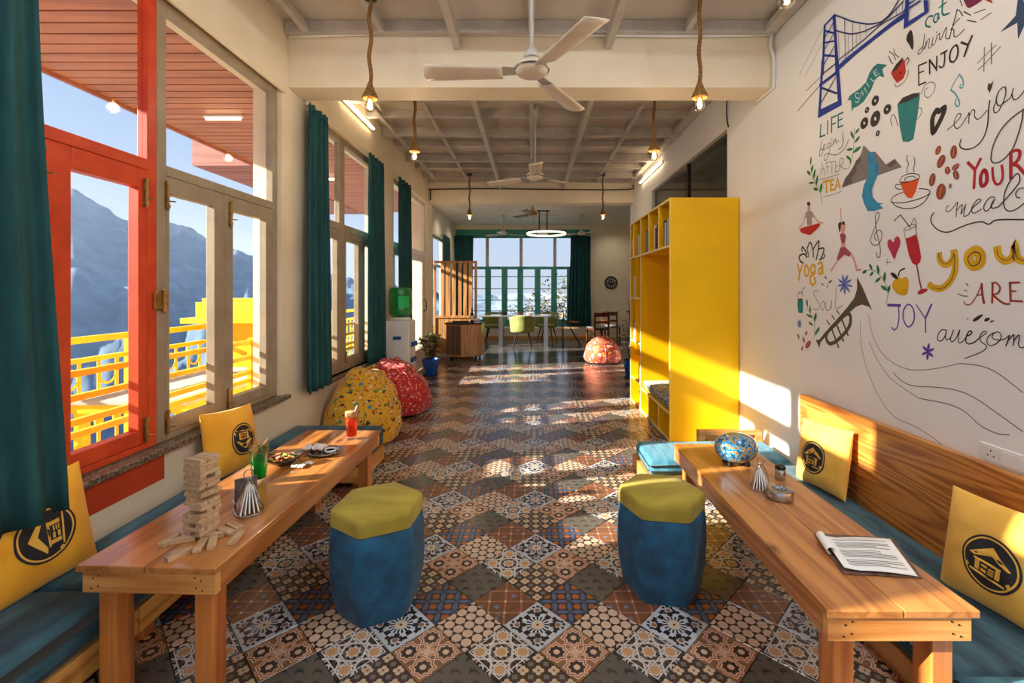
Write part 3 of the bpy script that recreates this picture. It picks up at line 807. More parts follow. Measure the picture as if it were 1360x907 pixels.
# ------------------------------------------------------------------ benches
def soft_box(x0, x1, y0, y1, z0, z1, r=.03, seed=0, n=14, crown=.012):
    """cushion: rounded box with a softly uneven top"""
    mb = MB(); cx, cy, cz = (x0+x1)/2, (y0+y1)/2, (z0+z1)/2; a, b, c = (x1-x0)/2, (y1-y0)/2, (z1-z0)/2
    nu = max(6, int((x1-x0)/.06)); nv = max(6, int((y1-y0)/.06))
    def prof(t, L):              # maps -1..1 to a rounded profile
        return t
    def top(u, v, sgn):
        x, y = 2*u-1, 2*v-1
        ex = max(0, abs(x)*a-(a-r))/r; ey = max(0, abs(y)*b-(b-r))/r
        d = min(1.0, math.hypot(ex, ey))
        px, py = x*a, y*b
        if ex > 0 and ey > 0 and math.hypot(ex, ey) > 1:
            k = 1/math.hypot(ex, ey)
            px = math.copysign(a-r+ex*k*r, x); py = math.copysign(b-r+ey*k*r, y)
        zz = c-r+r*math.sqrt(max(0, 1-d*d))
        if sgn > 0: zz += crown*(1-x*x)*(1-y*y)+.006*noise.noise(Vector((px*5+seed, py*5, 1)))
        return (cx+px, cy+py, cz+sgn*zz)
    def grid(lo, n_):            # denser samples in the rounded edge
        return lo
    us = [0, .25*r/a*.5, .5*r/a*.5, .75*r/a*.5, r/a*.5]; us = us+[us[-1]+(1-2*us[-1])*k/nu for k in range(1, nu)]+[1-q for q in us[::-1]]
    vs_ = [0, .25*r/b*.5, .5*r/b*.5, .75*r/b*.5, r/b*.5]; vs_ = vs_+[vs_[-1]+(1-2*vs_[-1])*k/nv for k in range(1, nv)]+[1-q for q in vs_[::-1]]
    for sgn in (1, -1):
        b0 = len(mb.v); U, V = len(us), len(vs_)
        for v in vs_:
            for u in us: mb.v.append(Vector(top(u, v, sgn)))
        for j in range(V-1):
            for i in range(U-1):
                q = (b0+j*U+i, b0+j*U+i+1, b0+(j+1)*U+i+1, b0+(j+1)*U+i)
                mb.fa(*(q if sgn > 0 else q[::-1]))
        if sgn > 0: first = b0; per = [i for i in range(U)]+[j*U+U-1 for j in range(1, V)]+[(V-1)*U+i for i in range(U-2, -1, -1)]+[j*U for j in range(V-2, 0, -1)]
        else:
            for i in range(len(per)):
                j = (i+1) % len(per); mb.fa(first+per[i], first+per[j], b0+per[j], b0+per[i])
    return mb
LB, LF = WI+.005, -1.535
def bench(name, label, loc):
    return thing(name, label, 'bench', loc)
lb = bench('low_bench', 'low pine framed bench along the window wall', (-1.7, 1.8, 0))
MB().box(LF-.03, LF, -.6, 1.777, .042, .142).build('rail', M['rail_w'], lb, world=True, bevel=.003)
MB().box(LF-.03, LF, 1.783, 3.14, .042, .142).build('rail', M['rail_w'], lb, world=True, bevel=.003)
MB().box(LB, LF-.03, -.6, 3.14, .10, .139).build('deck', M['rail_w'], lb, world=True)
for y in (-.3, .7, 1.80, 2.9): MB().box(LF-.075, LF-.004, y, y+.06, 0, .10).build('leg', M['pine_z'], lb, world=True, bevel=.003)
for y in (-.3, .7, 1.80, 2.9): MB().box(LB+.01, LB+.08, y, y+.06, 0, .10).build('leg', M['pine_z'], lb, world=True, bevel=.003)
lr = bench('low_bench', 'short pine bench at the far end of the window table', (-1.55, 3.4, 0))
MB().box(LB, -1.215, 3.17, 3.20, .042, .142).build('rail', M['rail_wx'], lr, world=True, bevel=.003)
MB().box(-1.215, -1.185, 3.17, 3.66, .042, .142).build('rail', M['rail_w'], lr, world=True, bevel=.003)
MB().box(LB, -1.215, 3.20, 3.66, .10, .139).build('deck', M['rail_w'], lr, world=True)
for x in (LB+.03, -1.27):
    for y in (3.21, 3.59): MB().box(x, x+.06, y, y+.06, 0, .10).build('leg', M['pine_z'], lr, world=True, bevel=.003)
for n, (y0, y1, lab) in enumerate(((-.6, 1.66, 'blue grey suede seat cushion below the near left yellow pillow'), (1.665, 3.15, 'dark teal suede seat cushion between the window table and wall'))):
    soft_box(LB, LF+.005, y0, y1, .142, .30, .035, n*3+1).build('seat_cushion', M['suede_seat'], None, smooth='all', label=lab, cat='cushion', group='bench seat cushions')
soft_box(LB, -1.19, 3.175, 3.68, .142, .30, .035, 9).build('seat_cushion', M['suede_seat'], None, smooth='all', label='dark teal suede cushion on the short bench before the yellow bean bag', cat='cushion', group='bench seat cushions')
# right hand bench: lower platform along the mural wall
RF = 1.31
rb = bench('platform_bench', 'low pine platform bench along the mural wall', (1.6, 1.5, 0))
MB().box(RF, RF+.03, -.6, 3.10, .0, .095).build('rail', M['rail_w'], rb, world=True, bevel=.003)
MB().box(RF+.03, 1.85, -.6, 3.10, .05, .094).build('deck', M['rail_w'], rb, world=True)
for y in (.2, 1.6, 2.9): MB().box(1.78, 1.85, y, y+.06, 0, .05).build('foot', M['pine_z'], rb, world=True)
bk = thing('backrest', 'varnished pine plank backrest fixed to the mural wall', 'backrest', (1.86, 1.3, .1))
MB().box(1.853, 1.893, -.6, 3.145, .405, .672).build('plank', M['pine_back'], bk, world=True, bevel=.004)
MB().box(1.855, 1.893, -.6, 3.145, .12, .402).build('plank', M['pine_back'], bk, world=True, bevel=.004)
for y in (2.9, 1.9, .8): MB().box(1.862, 1.893, y, y+.05, .0, .119).build('post', M['pine_z'], bk, world=True)
rr = bench('platform_bench', 'low pine platform bench at the far end before the yellow bookcase', (1.3, 3.35, 0))
MB().box(.80, .83, 3.15, 3.58, 0, .095).build('rail', M['rail_w'], rr, world=True, bevel=.003)
MB().box(.83, RF, 3.15, 3.18, 0, .095).build('rail', M['rail_wx'], rr, world=True, bevel=.003)
MB().box(.83, 1.86, 3.18, 3.58, .05, .094).build('deck', M['rail_wx'], rr, world=True)
MB().box(.80, 1.86, 3.581, 3.61, 0, .10).build('rail', M['rail_wx'], rr, world=True, bevel=.003)
bp = MB(); bp.box(1.325, 1.375, 3.612, 3.66, 0, .272); bp.box(1.78, 1.83, 3.612, 3.66, 0, .272); bp.box(1.375, 1.78, 3.612, 3.66, .235, .272)
bp.build('back_frame', M['pine_x'], rr, world=True, bevel=.003)
MB().box(1.375, 1.78, 3.632, 3.645, .02, .235).build('back_panel', M['pine_x'], rr, world=True)
soft_box(RF+.005, 1.845, -.6, 1.42, .096, .195, .03, 4).build('seat_cushion', M['suede_sunlit'], None, smooth='all', label='teal suede cushion coloured sunlit light blue at the near end of the mural bench', cat='cushion', group='bench seat cushions')
soft_box(RF+.005, 1.845, 1.425, 3.13, .096, .19, .03, 5).build('seat_cushion', M['suede_seat'], None, smooth='all', label='teal suede seat cushion under both pillows on the mural bench', cat='cushion', group='bench seat cushions')
soft_box(.815, 1.82, 3.155, 3.575, .096, .205, .035, 6).build('seat_cushion', M['suede_sunlit'], None, smooth='all', label='teal suede cushion coloured sunlit light blue on the far platform bench behind the right stool', cat='cushion', group='bench seat cushions')

# ------------------------------------------------------------------ plank tables
def plank_table(label, x0, x1, y0, y1, z, rz, side):
    cx, cy = (x0+x1)/2, (y0+y1)/2; a, b = (x1-x0)/2, (y1-y0)/2
    t = thing('plank_table', label, 'table', (cx, cy, 0), rz)
    w = 2*a/2
    for k in range(2):
        MB().box(-a+w*k+.001, -a+w*(k+1)-.001, -b, b, z-.022, z).build('plank', M['pine'], t, bevel=.003)
    il, ir = (.018, .006) if side < 0 else (.006, .018)     # apron set in from the top edges
    MB().box(-a+il, a-ir, -b+.008, -b+.033, z-.092, z-.023).build('apron', M['pine_x'], t, bevel=.002)
    MB().box(-a+il, a-ir, b-.033, b-.008, z-.092, z-.023).build('apron', M['pine_x'], t, bevel=.002)
    MB().box(-a+il, -a+il+.025, -b+.034, b-.034, z-.092, z-.023).build('apron', M['pine'], t, bevel=.002)
    MB().box(a-ir-.025, a-ir, -b+.034, b-.034, z-.092, z-.023).build('apron', M['pine'], t, bevel=.002)
    for sx in (-1, 1):
        for sy in (-1, 1):
            xx, yy = sx*(a-.072), sy*(b-.075)
            MB().box(xx-.03, xx+.03, yy-.035, yy+.035, 0, z-.023).build('leg', M['pine_z'], t, bevel=.003)
    nb = MB()
    for sx in (-1, 1):
        for (dx, dz) in ((.035, -.045), (.055, -.036), (.03, -.078), (.052, -.07)):
            nb.tube([(sx*(a-.02-dx), -b+.009, z+dz), (sx*(a-.02-dx), -b+.0065, z+dz)], .0028, 6)
    nb.build('nail', M['blackm'], t, kind='stuff')
    return t
TZ = .48
plank_table('long pine plank table with stacked block tower beside the windows', -1.475, -1.0, 1.485, 2.95, TZ, math.radians(-2.0), -1)
plank_table('long pine plank table with printed leaflet beside the mural wall', .835, 1.267, 1.283, 2.69, TZ, 0.0, 1)

# ------------------------------------------------------------------ hexagonal stools
def stool(label, x, y, rot, R):
    t = thing('hexagonal_stool', label, 'stool', (x, y, 0), rot, group='hexagonal suede stools')
    def ring(r, z, rnd=.16, n=6):
        pts = []
        for k in range(6):
            a = PI/3*k-PI/2; c = Vector((math.cos(a), math.sin(a)))*r
            p = Vector((math.cos(a-PI/3), math.sin(a-PI/3)))*r; q = Vector((math.cos(a+PI/3), math.sin(a+PI/3)))*r
            A = c+(p-c)*rnd; B = c+(q-c)*rnd
            for i in range(n):
                s = i/(n-1); u = (1-s)**2*A+2*s*(1-s)*c+s*s*B
                pts.append(Vector((u.x, u.y, z)))
        return pts
    def loft(rings, name, mat):
        mb = MB(); L = len(rings[0])
        for r in rings: mb.v += r
        for i in range(len(rings)-1):
            for k in range(L):
                k2 = (k+1) % L; mb.fa(i*L+k, i*L+k2, (i+1)*L+k2, (i+1)*L+k)
        for idx, sg in ((0, -1), (len(rings)-1, 1)):
            z = rings[idx][0].z; c = len(mb.v); mb.v.append(Vector((0, 0, z)))
            for k in range(L):
                k2 = (k+1) % L
                mb.fa(*((c, idx*L+k, idx*L+k2) if sg > 0 else (c, idx*L+k2, idx*L+k)))
        return mb.build(name, mat, t, smooth=True, ang=50)
    loft([ring(R*.86, 0), ring(R*.90, .02), ring(R*1.0, .12), ring(R*1.03, .22), ring(R*1.02, .31), ring(R*.985, .372), ring(R*.95, .378)], 'body', M['suede'])
    loft([ring(R*.95, .374, .12), ring(R*.985, .379, .12), ring(R*.985, .425, .12), ring(R*.965, .441, .12), ring(R*.92, .449, .14), ring(R*.5, .455, .2), ring(R*.1, .457, .2)], 'cushion', M['olive'])
    return t
stool('blue suede hexagonal stool with olive top standing left beside the window table', -.684, 2.035, math.radians(-4), .207)
stool('blue suede hexagonal stool with olive top standing right beside the mural table', .612, 2.15, math.radians(21), .207)

# ------------------------------------------------------------------ pillows with the printed emblem
def emblem_shapes():
    S = []
    S.append(('print_y', [(-.70, .10), (.0, .62), (.70, .10), (.62, .06), (.04, .30), (-.5, .06)]))
    S.append(('print_y', [(-.60, -.52), (.60, -.58), (.60, -.51), (-.60, -.45)]))
    S.append(('print_y', [(-.50, .02), (.42, .02), (.42, -.06), (-.50, -.06)]))
    for x in (-.44, .26): S.append(('print_y', [(x, -.06), (x+.15, -.06), (x+.15, -.42), (x, -.42)]))
    S.append(('print_y', [(-.24, -.14), (-.02, -.14), (-.02, -.22), (-.24, -.22)]))
    S.append(('print_y', [(-.24, -.30), (-.02, -.30), (-.02, -.40), (-.24, -.40)]))
    for k in range(3): S.append(('print_y', [(.03, -.16-.09*k), (.22, -.16-.09*k), (.22, -.21-.09*k), (.03, -.21-.09*k)]))
    for sx in (-1, 1): S.append(('print_y', [(sx*.72, -.30), (sx*.80, -.42), (sx*.70, -.50), (sx*.62, -.40)]))
    return S
def subdiv(poly, step):
    out = []
    for i, p in enumerate(poly):
        q = poly[(i+1) % len(poly)]; L = math.hypot(q[0]-p[0], q[1]-p[1]); n = max(1, int(L/step))
        for k in range(n): out.append((p[0]+(q[0]-p[0])*k/n, p[1]+(q[1]-p[1])*k/n))
    return out
def pillow(label, c, nrm, roll, erot, half=.2, mat='mustard', eoff=(0, 0), seed=0):
    n = Vector(nrm).normalized(); up = Vector((0, 0, 1)); u = up.cross(n).normalized(); v = n.cross(u)
    R0 = Matrix((u, v, n)).transposed() @ Matrix.Rotation(roll, 3, 'Z')
    t = thing('throw_pillow', label, 'pillow', c, mat3=R0, group='mustard throw pillows')
    T = .066
    def surf(a, b, sg, off=0):
        h = max(0, (1-abs(a)**2.6))**.55*max(0, (1-abs(b)**2.6))**.55
        x = half*a*(1-.055*(1-b*b)*a*a); y = half*b*(1-.055*(1-a*a)*b*b)
        wr = .009*noise.noise(Vector((a*2.2+seed*3, b*2.2, sg)))+.0035*noise.noise(Vector((a*6+seed, b*3.5, sg)))
        return Vector((x, y, sg*(T*h+wr*h+off)))
    g = lambda k: math.sin((k-.5)*PI)          # denser at the edges
    mb = MB(); mb.sheet(lambda p, q: surf(g(p), g(q), 1), 56, 56); mb.sheet(lambda p, q: surf(g(1-p), g(q), -1), 56, 56)
    body = mb.build('cover', M[mat], t, smooth='all', fix=True)
    er = .50*.98; ca, sa = math.cos(erot), math.sin(erot)
    def em(p, off):
        a, b = (p[0]*ca-p[1]*sa)*er+eoff[0], (p[0]*sa+p[1]*ca)*er+eoff[1]
        return surf(a, b, 1, off)
    d = MB()
    N = 48
    for (r0, r1, mi, off) in ((0, .12, 0, .0022), (.12, .25, 0, .0022), (.25, .38, 0, .0022), (.38, .5, 0, .0022), (.5, .62, 0, .0022), (.62, .75, 0, .0022), (.75, .86, 0, .0022), (.86, .92, 1, .0022), (.92, 1.0, 0, .0022)):
        d.cur = mi; b0 = len(d.v)
        for r in (r0, r1):
            for k in range(N): d.v.append(em((r*math.cos(2*PI*k/N), r*math.sin(2*PI*k/N)), off))
        for k in range(N):
            k2 = (k+1) % N; d.fa(b0+k, b0+N+k, b0+N+k2, b0+k2)
    d.cur = 1
    for (_, poly) in emblem_shapes():
        pp = subdiv(poly, .06); tri = tessellate_polygon([[Vector((p[0], p[1], 0)) for p in pp]]); b0 = len(d.v)
        for p in pp: d.v.append(em(p, .0036))
        for tr in tri:
            A, B, C = [Vector(pp[i]+(0,)) for i in tr]
            d.fa(*[b0+i for i in (tr if (B-A).cross(C-A).z > 0 else tr[::-1])])
    d.build('emblem', [M['navy'], M['print_y']], t, label='round navy emblem of a house with a ring')
    return t
pillow('near left mustard pillow with sideways house emblem partly behind the curtain', (-1.828, 1.655, .486), (1, -.13, .16), math.radians(3), math.radians(90), .20, eoff=(.05, .0), seed=1)
pillow('mustard pillow with upside down emblem leaning below the grey window', (-1.793, 2.715, .487), (1, -.12, .22), math.radians(-4), math.radians(178), .193, eoff=(.12, -.02), seed=2)
pillow('far mustard pillow leaning on the pine backrest beside the steel ashtray', (1.758, 2.745, .382), (-1, -.12, .20), math.radians(4), math.radians(0), .195, mat='mustard_l', eoff=(-.02, -.08), seed=3)
pillow('near right mustard pillow with upright house emblem behind the leaflet', (1.748, 1.695, .384), (-1, -.10, .22), math.radians(3), math.radians(-6), .20, mat='mustard_l', eoff=(.08, -.10), seed=4)

# ------------------------------------------------------------------ things on the window table
random.seed(11)
def tp(x, y, z=TZ): return onz(x, y, z)
BL, BW, BH = .078, .026, .0151
blk = MB().box(-BL/2, BL/2, -BW/2, BW/2, 0, BH)
blk_me = None
def block(x, y, z, rz, label, tilt=0.0, group='wooden tower blocks'):
    global blk_me
    Mx = Matrix.Translation((x, y, z)) @ Matrix.Rotation(rz, 4, 'Z') @ Matrix.Rotation(tilt, 4, 'Y')
    if blk_me is None:
        o = blk.build('wooden_block', M['block'], None, bevel=.0012, seg=1); blk_me = o
    else:
        o = blk_me.copy(); COL.objects.link(o)
    o.matrix_local = Mx; MW[o] = Mx
    return props(o, label, 'block', group)
tc = tp(268, 711); RT = math.radians(-14)
ordn = ['bottom', 'second', 'third', 'fourth', 'fifth', 'sixth', 'seventh', 'eighth', 'ninth', 'tenth', 'eleventh', 'twelfth', 'thirteenth', 'fourteenth', 'fifteenth', 'sixteenth', 'seventeenth', 'eighteenth', 'top']
gone = {(0, 0), (0, 2), (1, 1), (3, 1), (6, 0), (7, 2), (9, 0), (11, 0), (14, 1), (16, 2)}
drift = Vector((0, 0))
for L in range(19):
    drift += Vector((random.uniform(-.0012, .0012), random.uniform(-.0012, .0012)))
    if L == 6: drift += Vector((.004, .002))
    ax = RT+(PI/2 if L % 2 else 0)+random.uniform(-.03, .03)
    for k in range(3):
        if (L, k) in gone: continue
        o = (k-1)*(BW+.0004); d = Vector((-math.sin(ax), math.cos(ax)))*o+drift+Vector((math.cos(ax), math.sin(ax)))*random.uniform(-.005, .005)
        side = ('left', 'middle', 'right')[k] if L % 2 else ('front', 'middle', 'back')[k]
        lab = '%s wooden block in the %s layer of the leaning tower' % (side, ordn[L]) if L < 18 else '%s wooden block of the top layer of the leaning tower' % side
        block(tc.x+d.x, tc.y+d.y, TZ+.0006+L*(BH+.0003), ax, lab)
cr = lambda a, b: (180+a/5.333, 590+b/5.333)
fallen = [((165, 745), (310, 645), 0, 'fallen block leftmost on the table below the tower'), ((245, 705), (430, 675), 0, 'fallen block lying crosswise just below the tower'),
          ((215, 838), (405, 752), 0, 'fallen block nearest the front edge of the window table'), ((432, 775), (490, 690), 0, 'fallen block pointing away left of the shortest looking one'),
          ((535, 762), (555, 665), 0, 'fallen block pointing straight away from the viewer'), ((470, 665), (630, 648), 0, 'fallen block lying crosswise right of the tower base'),
          ((670, 722), (755, 632), 0, 'fallen block rightmost on the table near the edge'), ((585, 612), (700, 648), 0, 'fallen block between the tower and the rightmost fallen block'),
          ((655, 575), (745, 615), 0, 'fallen block closest to the napkin holder')]
for (a, b, z, lab) in fallen:
    pa, pb = tp(*cr(*a)), tp(*cr(*b)); mid = (pa+pb)/2; d = pb-pa
    block(mid.x, mid.y, TZ+.0006, math.atan2(d.y, d.x), lab)
p = tp(*cr(490, 640)); block(p.x, p.y+.012, TZ+.0172, math.radians(24), 'fallen block resting on top of two others at the tower foot')
# napkin holders
def napkin_holder(label, c, rz, cards, k_=1.0):
    t = thing('napkin_holder', label, 'napkin holder', c, mat3=Matrix.Rotation(rz, 3, 'Z')*k_)
    wr = MB()
    wr.tube(spline([(-.05, -.03, .003), (-.05, .03, .003), (.05, .03, .003), (.05, -.03, .003)], 5, True), .002, 6, closed=True)
    for sx in (-.03, .03):
        wr.tube(spline([(sx, -.03, .003), (sx, -.022, .05), (sx*.6, -.006, .085), (0, 0, .095), (sx*.6, .006, .085), (sx, .022, .05), (sx, .03, .003)], 4), .0018, 6)
    wr.tube([(0, .012*math.cos(2*PI*k/14), .107+.014*math.sin(2*PI*k/14)) for k in range(14)], .0018, 6, closed=True)
    wr.build('wire_frame', M['chrome'], t, smooth=True)
    rnd = random.Random(3)
    for k in range(5):
        o = -.026+k*.012; h = .075+rnd.uniform(-.006, .008)
        Mx = Matrix.Translation((rnd.uniform(-.004, .004), o, .004)) @ Matrix.Rotation(math.radians(-18+7*k), 4, 'X')
        MB().prism([(-.05, 0), (.05, 0), (.004, h), (-.004, h)], -.0016, .0016, Mx @ Matrix.Rotation(PI/2, 4, 'X')).build('napkin', M['paper'], t)
    if cards:
        for k in range(2):
            Mx = Matrix.Translation((-.075+.012*k, .0, .002)) @ Matrix.Rotation(math.radians(8), 4, 'Y')
            MB().box(-.0008, .0008, -.03, .03, 0, .075, Mx).build('card', M['ink'], t)
        MB().box(-.092, -.06, -.034, .034, 0, .004).build('card_stand', M['white'], t)
    return t
napkin_holder('wire napkin holder with white napkins and cards beside the block tower', tuple(tp(330, 676)), math.radians(-52), True, 1.35)
napkin_holder('wire napkin holder with white napkins beside the steel ashtray', tuple(tp(1010, 646)), math.radians(58), False, 1.1)
# drinks
M['green_drink'] = paint('green_drink', lin(16, 110, 60), lin(8, 78, 40), 12, .1, 0, spec=.6)
M['red_drink'] = paint('orange_red_drink', lin(226, 90, 20), lin(170, 50, 10), 10, .1, 0, spec=.6)
M['foam'] = paint('drink_foam', lin(206, 170, 120), lin(170, 120, 76), 60, .7, .2)
M['dglass'] = glassmat('drinking_glass', (.98, .99, .985, 1), .35)
for k_, c_ in (('green_drink', (.03, .42, .12, 1)), ('red_drink', (.95, .22, .02, 1))):
    n_ = M[k_].node_tree; b_ = n_.nodes['Principled BSDF']; o_ = [q for q in n_.nodes if q.type == 'OUTPUT_MATERIAL'][0]
    tr_ = n_.nodes.new('ShaderNodeBsdfTranslucent'); tr_.inputs[0].default_value = c_; tp_ = n_.nodes.new('ShaderNodeBsdfTransparent'); tp_.inputs[0].default_value = c_
    m1_ = n_.nodes.new('ShaderNodeMixShader'); m1_.inputs[0].default_value = .55; m2_ = n_.nodes.new('ShaderNodeMixShader'); m2_.inputs[0].default_value = .45
    n_.links.new(b_.outputs[0], m1_.inputs[1]); n_.links.new(tr_.outputs[0], m1_.inputs[2]); n_.links.new(m1_.outputs[0], m2_.inputs[1]); n_.links.new(tp_.outputs[0], m2_.inputs[2])
    n_.links.new(m2_.outputs[0], o_.inputs[0])
def drink(label, c, h, r0, r1, liq, fill, straw):
    t = thing('drinking_glass', label, 'glass', c)
    prof = [(r0*.9, 0), (r0, .004), (r0+(r1-r0)*.5, h*.5), (r1, h), (r1-.003, h), (r0+(r1-r0)*.5-.003, h*.5), (r0-.003, .02), (0, .018)]
    MB().lathe(prof, 28).build('tumbler', M['dglass'], t, smooth='all')
    f = lambda z: r0+(r1-r0)*z/h-.0035
    z0, z1 = .021, h*fill
    MB().lathe([(0, z0), (f(z0), z0), (f((z0+z1)/2), (z0+z1)/2), (f(z1), z1), (0, z1)], 28).build('drink', M[liq], t, smooth='all')
    if straw: MB().tube([(-.01, 0, z1*.6), (r1*.7, .006, h+.03)], .0035, 8).build('straw', M['paper'], t, smooth=True)
    for k in range(3):
        a = 2.1*k; MB().cbox((r1*.45*math.cos(a), r1*.45*math.sin(a), z1+.003), (.02, .02, .014), Matrix.Rotation(a, 3, 'Z')).build('ice_cube', M['dglass'], t, bevel=.003)
    if liq == 'red_drink': MB().lathe([(0, z1+.0005), (f(z1), z1+.0005), (f(h*.97), h*.965), (0, h*.975)], 24).build('foam', M['foam'], t, smooth='all')
    else:
        MB().poly3([(r1*.2, -.01, h*.86), (r1*.9, .0, h*1.07), (r1*.8, .012, h*1.09), (r1*.1, .01, h*.9)]).build('mint_leaf', M['leaf_far'], t)
    return t
drink('tall tumbler of green drink beside the food bowl', tuple(tp(344, 640)), .188, .030, .045, 'green_drink', .86, False)
drink('tall tumbler of orange red drink with straw at the far table end', tuple(tp(467, 583)), .172, .028, .043, 'red_drink', .80, True)
# food bowl
c = tp(376, 617)
t = thing('food_bowl', 'dark boat shaped bowl of colourful food on the window table', 'bowl', tuple(c), math.radians(12))
def boat(u, v, off=0):
    a = 2*PI*u; r = v; z = .045*(r**2.2)+.012*math.cos(2*a)*r**3
    return (math.cos(a)*r*(.098+off), math.sin(a)*r*(.062+off), z+off*.4)
MB().sheet(lambda u, v: boat(u, v*.999+.001), 32, 10, True).build('dish', paint('dark_stoneware', lin(62, 50, 44), lin(44, 36, 32), 20, .35, .05), t, smooth='all', solid=.005)
mf = [paint('fried_'+n, a, b, 40, .5, .1) for n, a, b in (('yellow', lin(240, 180, 70), lin(214, 140, 40)), ('orange', lin(226, 110, 40), lin(190, 76, 26)), ('green', lin(110, 140, 50), lin(70, 100, 34)), ('white', lin(240, 224, 196), lin(222, 200, 166)))]
fd = MB(); rnd = random.Random(8)
for k in range(90):
    a, r = rnd.uniform(0, 2*PI), math.sqrt(rnd.random())*.86
    x, y = math.cos(a)*r*.09, math.sin(a)*r*.054; z = .022+.026*(1-r*r)+rnd.uniform(0, .006)
    d = Vector((rnd.uniform(-1, 1), rnd.uniform(-1, 1), rnd.uniform(-.4, .4))).normalized()*rnd.uniform(.008, .016)
    fd.cur = rnd.choice((0, 0, 0, 1, 1, 3, 2)); p = Vector((x, y, z)); fd.tube([p-d, p+Vector((0, 0, .003)), p+d], .0035, 5)
fd.build('food', mf, t, smooth='all', kind='stuff')
sp = MB(); sp.tube(spline([(.04, .01, .055), (.08, .02, .062), (.115, .028, .06)], 4), .003, 6); sp.ball((.03, .008, .05), (.018, .011, .004), 10, 6)
sp.build('spoon', M['chrome'], t, smooth='all')
# plate with sauce cup and crumpled napkins
c = tp(432, 602)
t = thing('plate', 'steel snack plate with paper liner behind the food bowl', 'plate', tuple(c), math.radians(20))
MB().lathe([(0, .001), (.06, .001), (.078, .010), (.085, .016), (.083, .018), (.076, .012), (.058, .004), (0, .004)], 32).build('dish', M['chrome'], t, smooth='all')
def crump(name, label, c, s, seed):
    rnd = random.Random(seed)
    def fn(u, v):
        x, y = (u-.5)*s, (v-.5)*s*.7
        return (x, y, .006+s*.28*abs(noise.noise(Vector((u*3.2+seed, v*3.2, 0))))+s*.14*abs(noise.noise(Vector((u*7+seed, v*7, 2)))))
    return MB().sheet(fn, 14, 12).build(name, M['paper'], None, smooth=True, ang=25, solid=.0012, loc=tuple(c), label=label, cat='napkin', group='used paper napkins')
crump('paper_napkin', 'large crumpled white napkin lying across the snack plate', tp(418, 600)+Vector((0, 0, .012)), .12, 3)
crump('paper_napkin', 'small torn napkin scrap right of the food bowl', tp(397, 621), .06, 6)
crump('paper_napkin', 'tiny torn napkin scrap between bowl and table edge', tp(410, 617), .045, 9)
t = thing('sauce_cup', 'small white sauce cup with dark dip on the snack plate', 'cup', tuple(tp(436, 603)+Vector((.012, .0, .005))))
MB().lathe([(.016, 0), (.026, .006), (.032, .024), (.030, .024), (.024, .010), (0, .008)], 24).build('cup', M['white'], t, smooth='all')
MB().lathe([(0, .017), (.0268, .017)], 24).build('dip', paint('dark_dip', lin(70, 36, 24), lin(50, 26, 18), 20, .2, 0), t)
mfr = mf[0]
for n, (x, y, a, lab) in enumerate(((404, 610, .3, 'single fry left of the snack plate'), (414, 613, .1, 'single fry in front of the snack plate'), (424, 612, -.2, 'single fry nearest the table edge by the plate'))):
    p = tp(x, y); d = Vector((math.cos(a), math.sin(a), 0))*.02
    MB().bar(-d+Vector((0, 0, .004)), d+Vector((0, 0, .004)), .008, .008).build('french_fry', mfr, None, bevel=.001, loc=tuple(p), label=lab, cat='fry', group='spilled fries')

# ------------------------------------------------------------------ things on the mural table
M['marble'] = None
m, nt, b = base_mat('blue_gold_marbled_lacquer'); setb(b, .18, 0, .6, .6)
v = coords(nt, (1, 1, 1), rnd=False)
nz = node(nt, 'ShaderNodeTexNoise', Scale=38.0, Detail=5.0, Distortion=1.2); nt.links.new(v, nz.inputs['Vector'])
rp = nt.nodes.new('ShaderNodeValToRGB'); nt.links.new(nz.outputs[0], rp.inputs[0]); el = rp.color_ramp.elements
el[0].position = .30; el[0].color = lin(10, 30, 60); el[1].position = .75; el[1].color = lin(236, 226, 190)
for q, cc in ((.42, (30, 110, 170)), (.50, (60, 160, 190)), (.56, (206, 160, 50)), (.62, (120, 70, 30))): k = el.new(q); k.color = lin(*cc)
nt.links.new(rp.outputs[0], b.inputs['Base Color']); M['marble'] = m
c = tp(981, 619)
t = thing('ornament', 'blue and gold marbled oval ornament on black feet', 'ornament', tuple(c+Vector((0, .03, 0))))
def egg(u, v):
    a, th = 2*PI*u, PI*(v-.5); ct = math.copysign(abs(math.cos(th))**.8, 1)
    return (.109*ct*math.cos(a), .085*ct*math.sin(a), .086+.074*math.sin(th))
MB().sheet(egg, 36, 24, True).build('body', M['marble'], t, smooth='all')
for x in (-.045, .045):
    for y in (-.03, .03): MB().lathe([(.012, 0), (.014, .003), (.011, .024)], 12, (x, y, 0)).build('foot', M['black'], t, smooth=True)
c = tp(1040, 665)
t = thing('ashtray', 'round brushed steel ashtray in front of the napkin holder', 'ashtray', tuple(c+Vector((0, .03, 0))))
MB().lathe([(.048, 0), (.055, .004), (.057, .03), (.054, .038), (.046, .041), (.030, .040), (.026, .034), (.024, .012), (0, .010)], 36).build('bowl', M['chrome'], t, smooth=True, ang=35)
c = tp(1038, 640)
t = thing('condiment_jar', 'steel shaker jar between the napkin holder and ashtray', 'jar', tuple(c+Vector((.01, .03, 0))))
MB().lathe([(.02, 0), (.022, .003), (.022, .045), (.019, .05)], 24).build('body', M['chrome'], t, smooth=True)
MB().lathe([(.0195, .0501), (.024, .052), (.024, .062), (.018, .068), (0, .069)], 24).build('lid', M['blackm'], t, smooth=True)
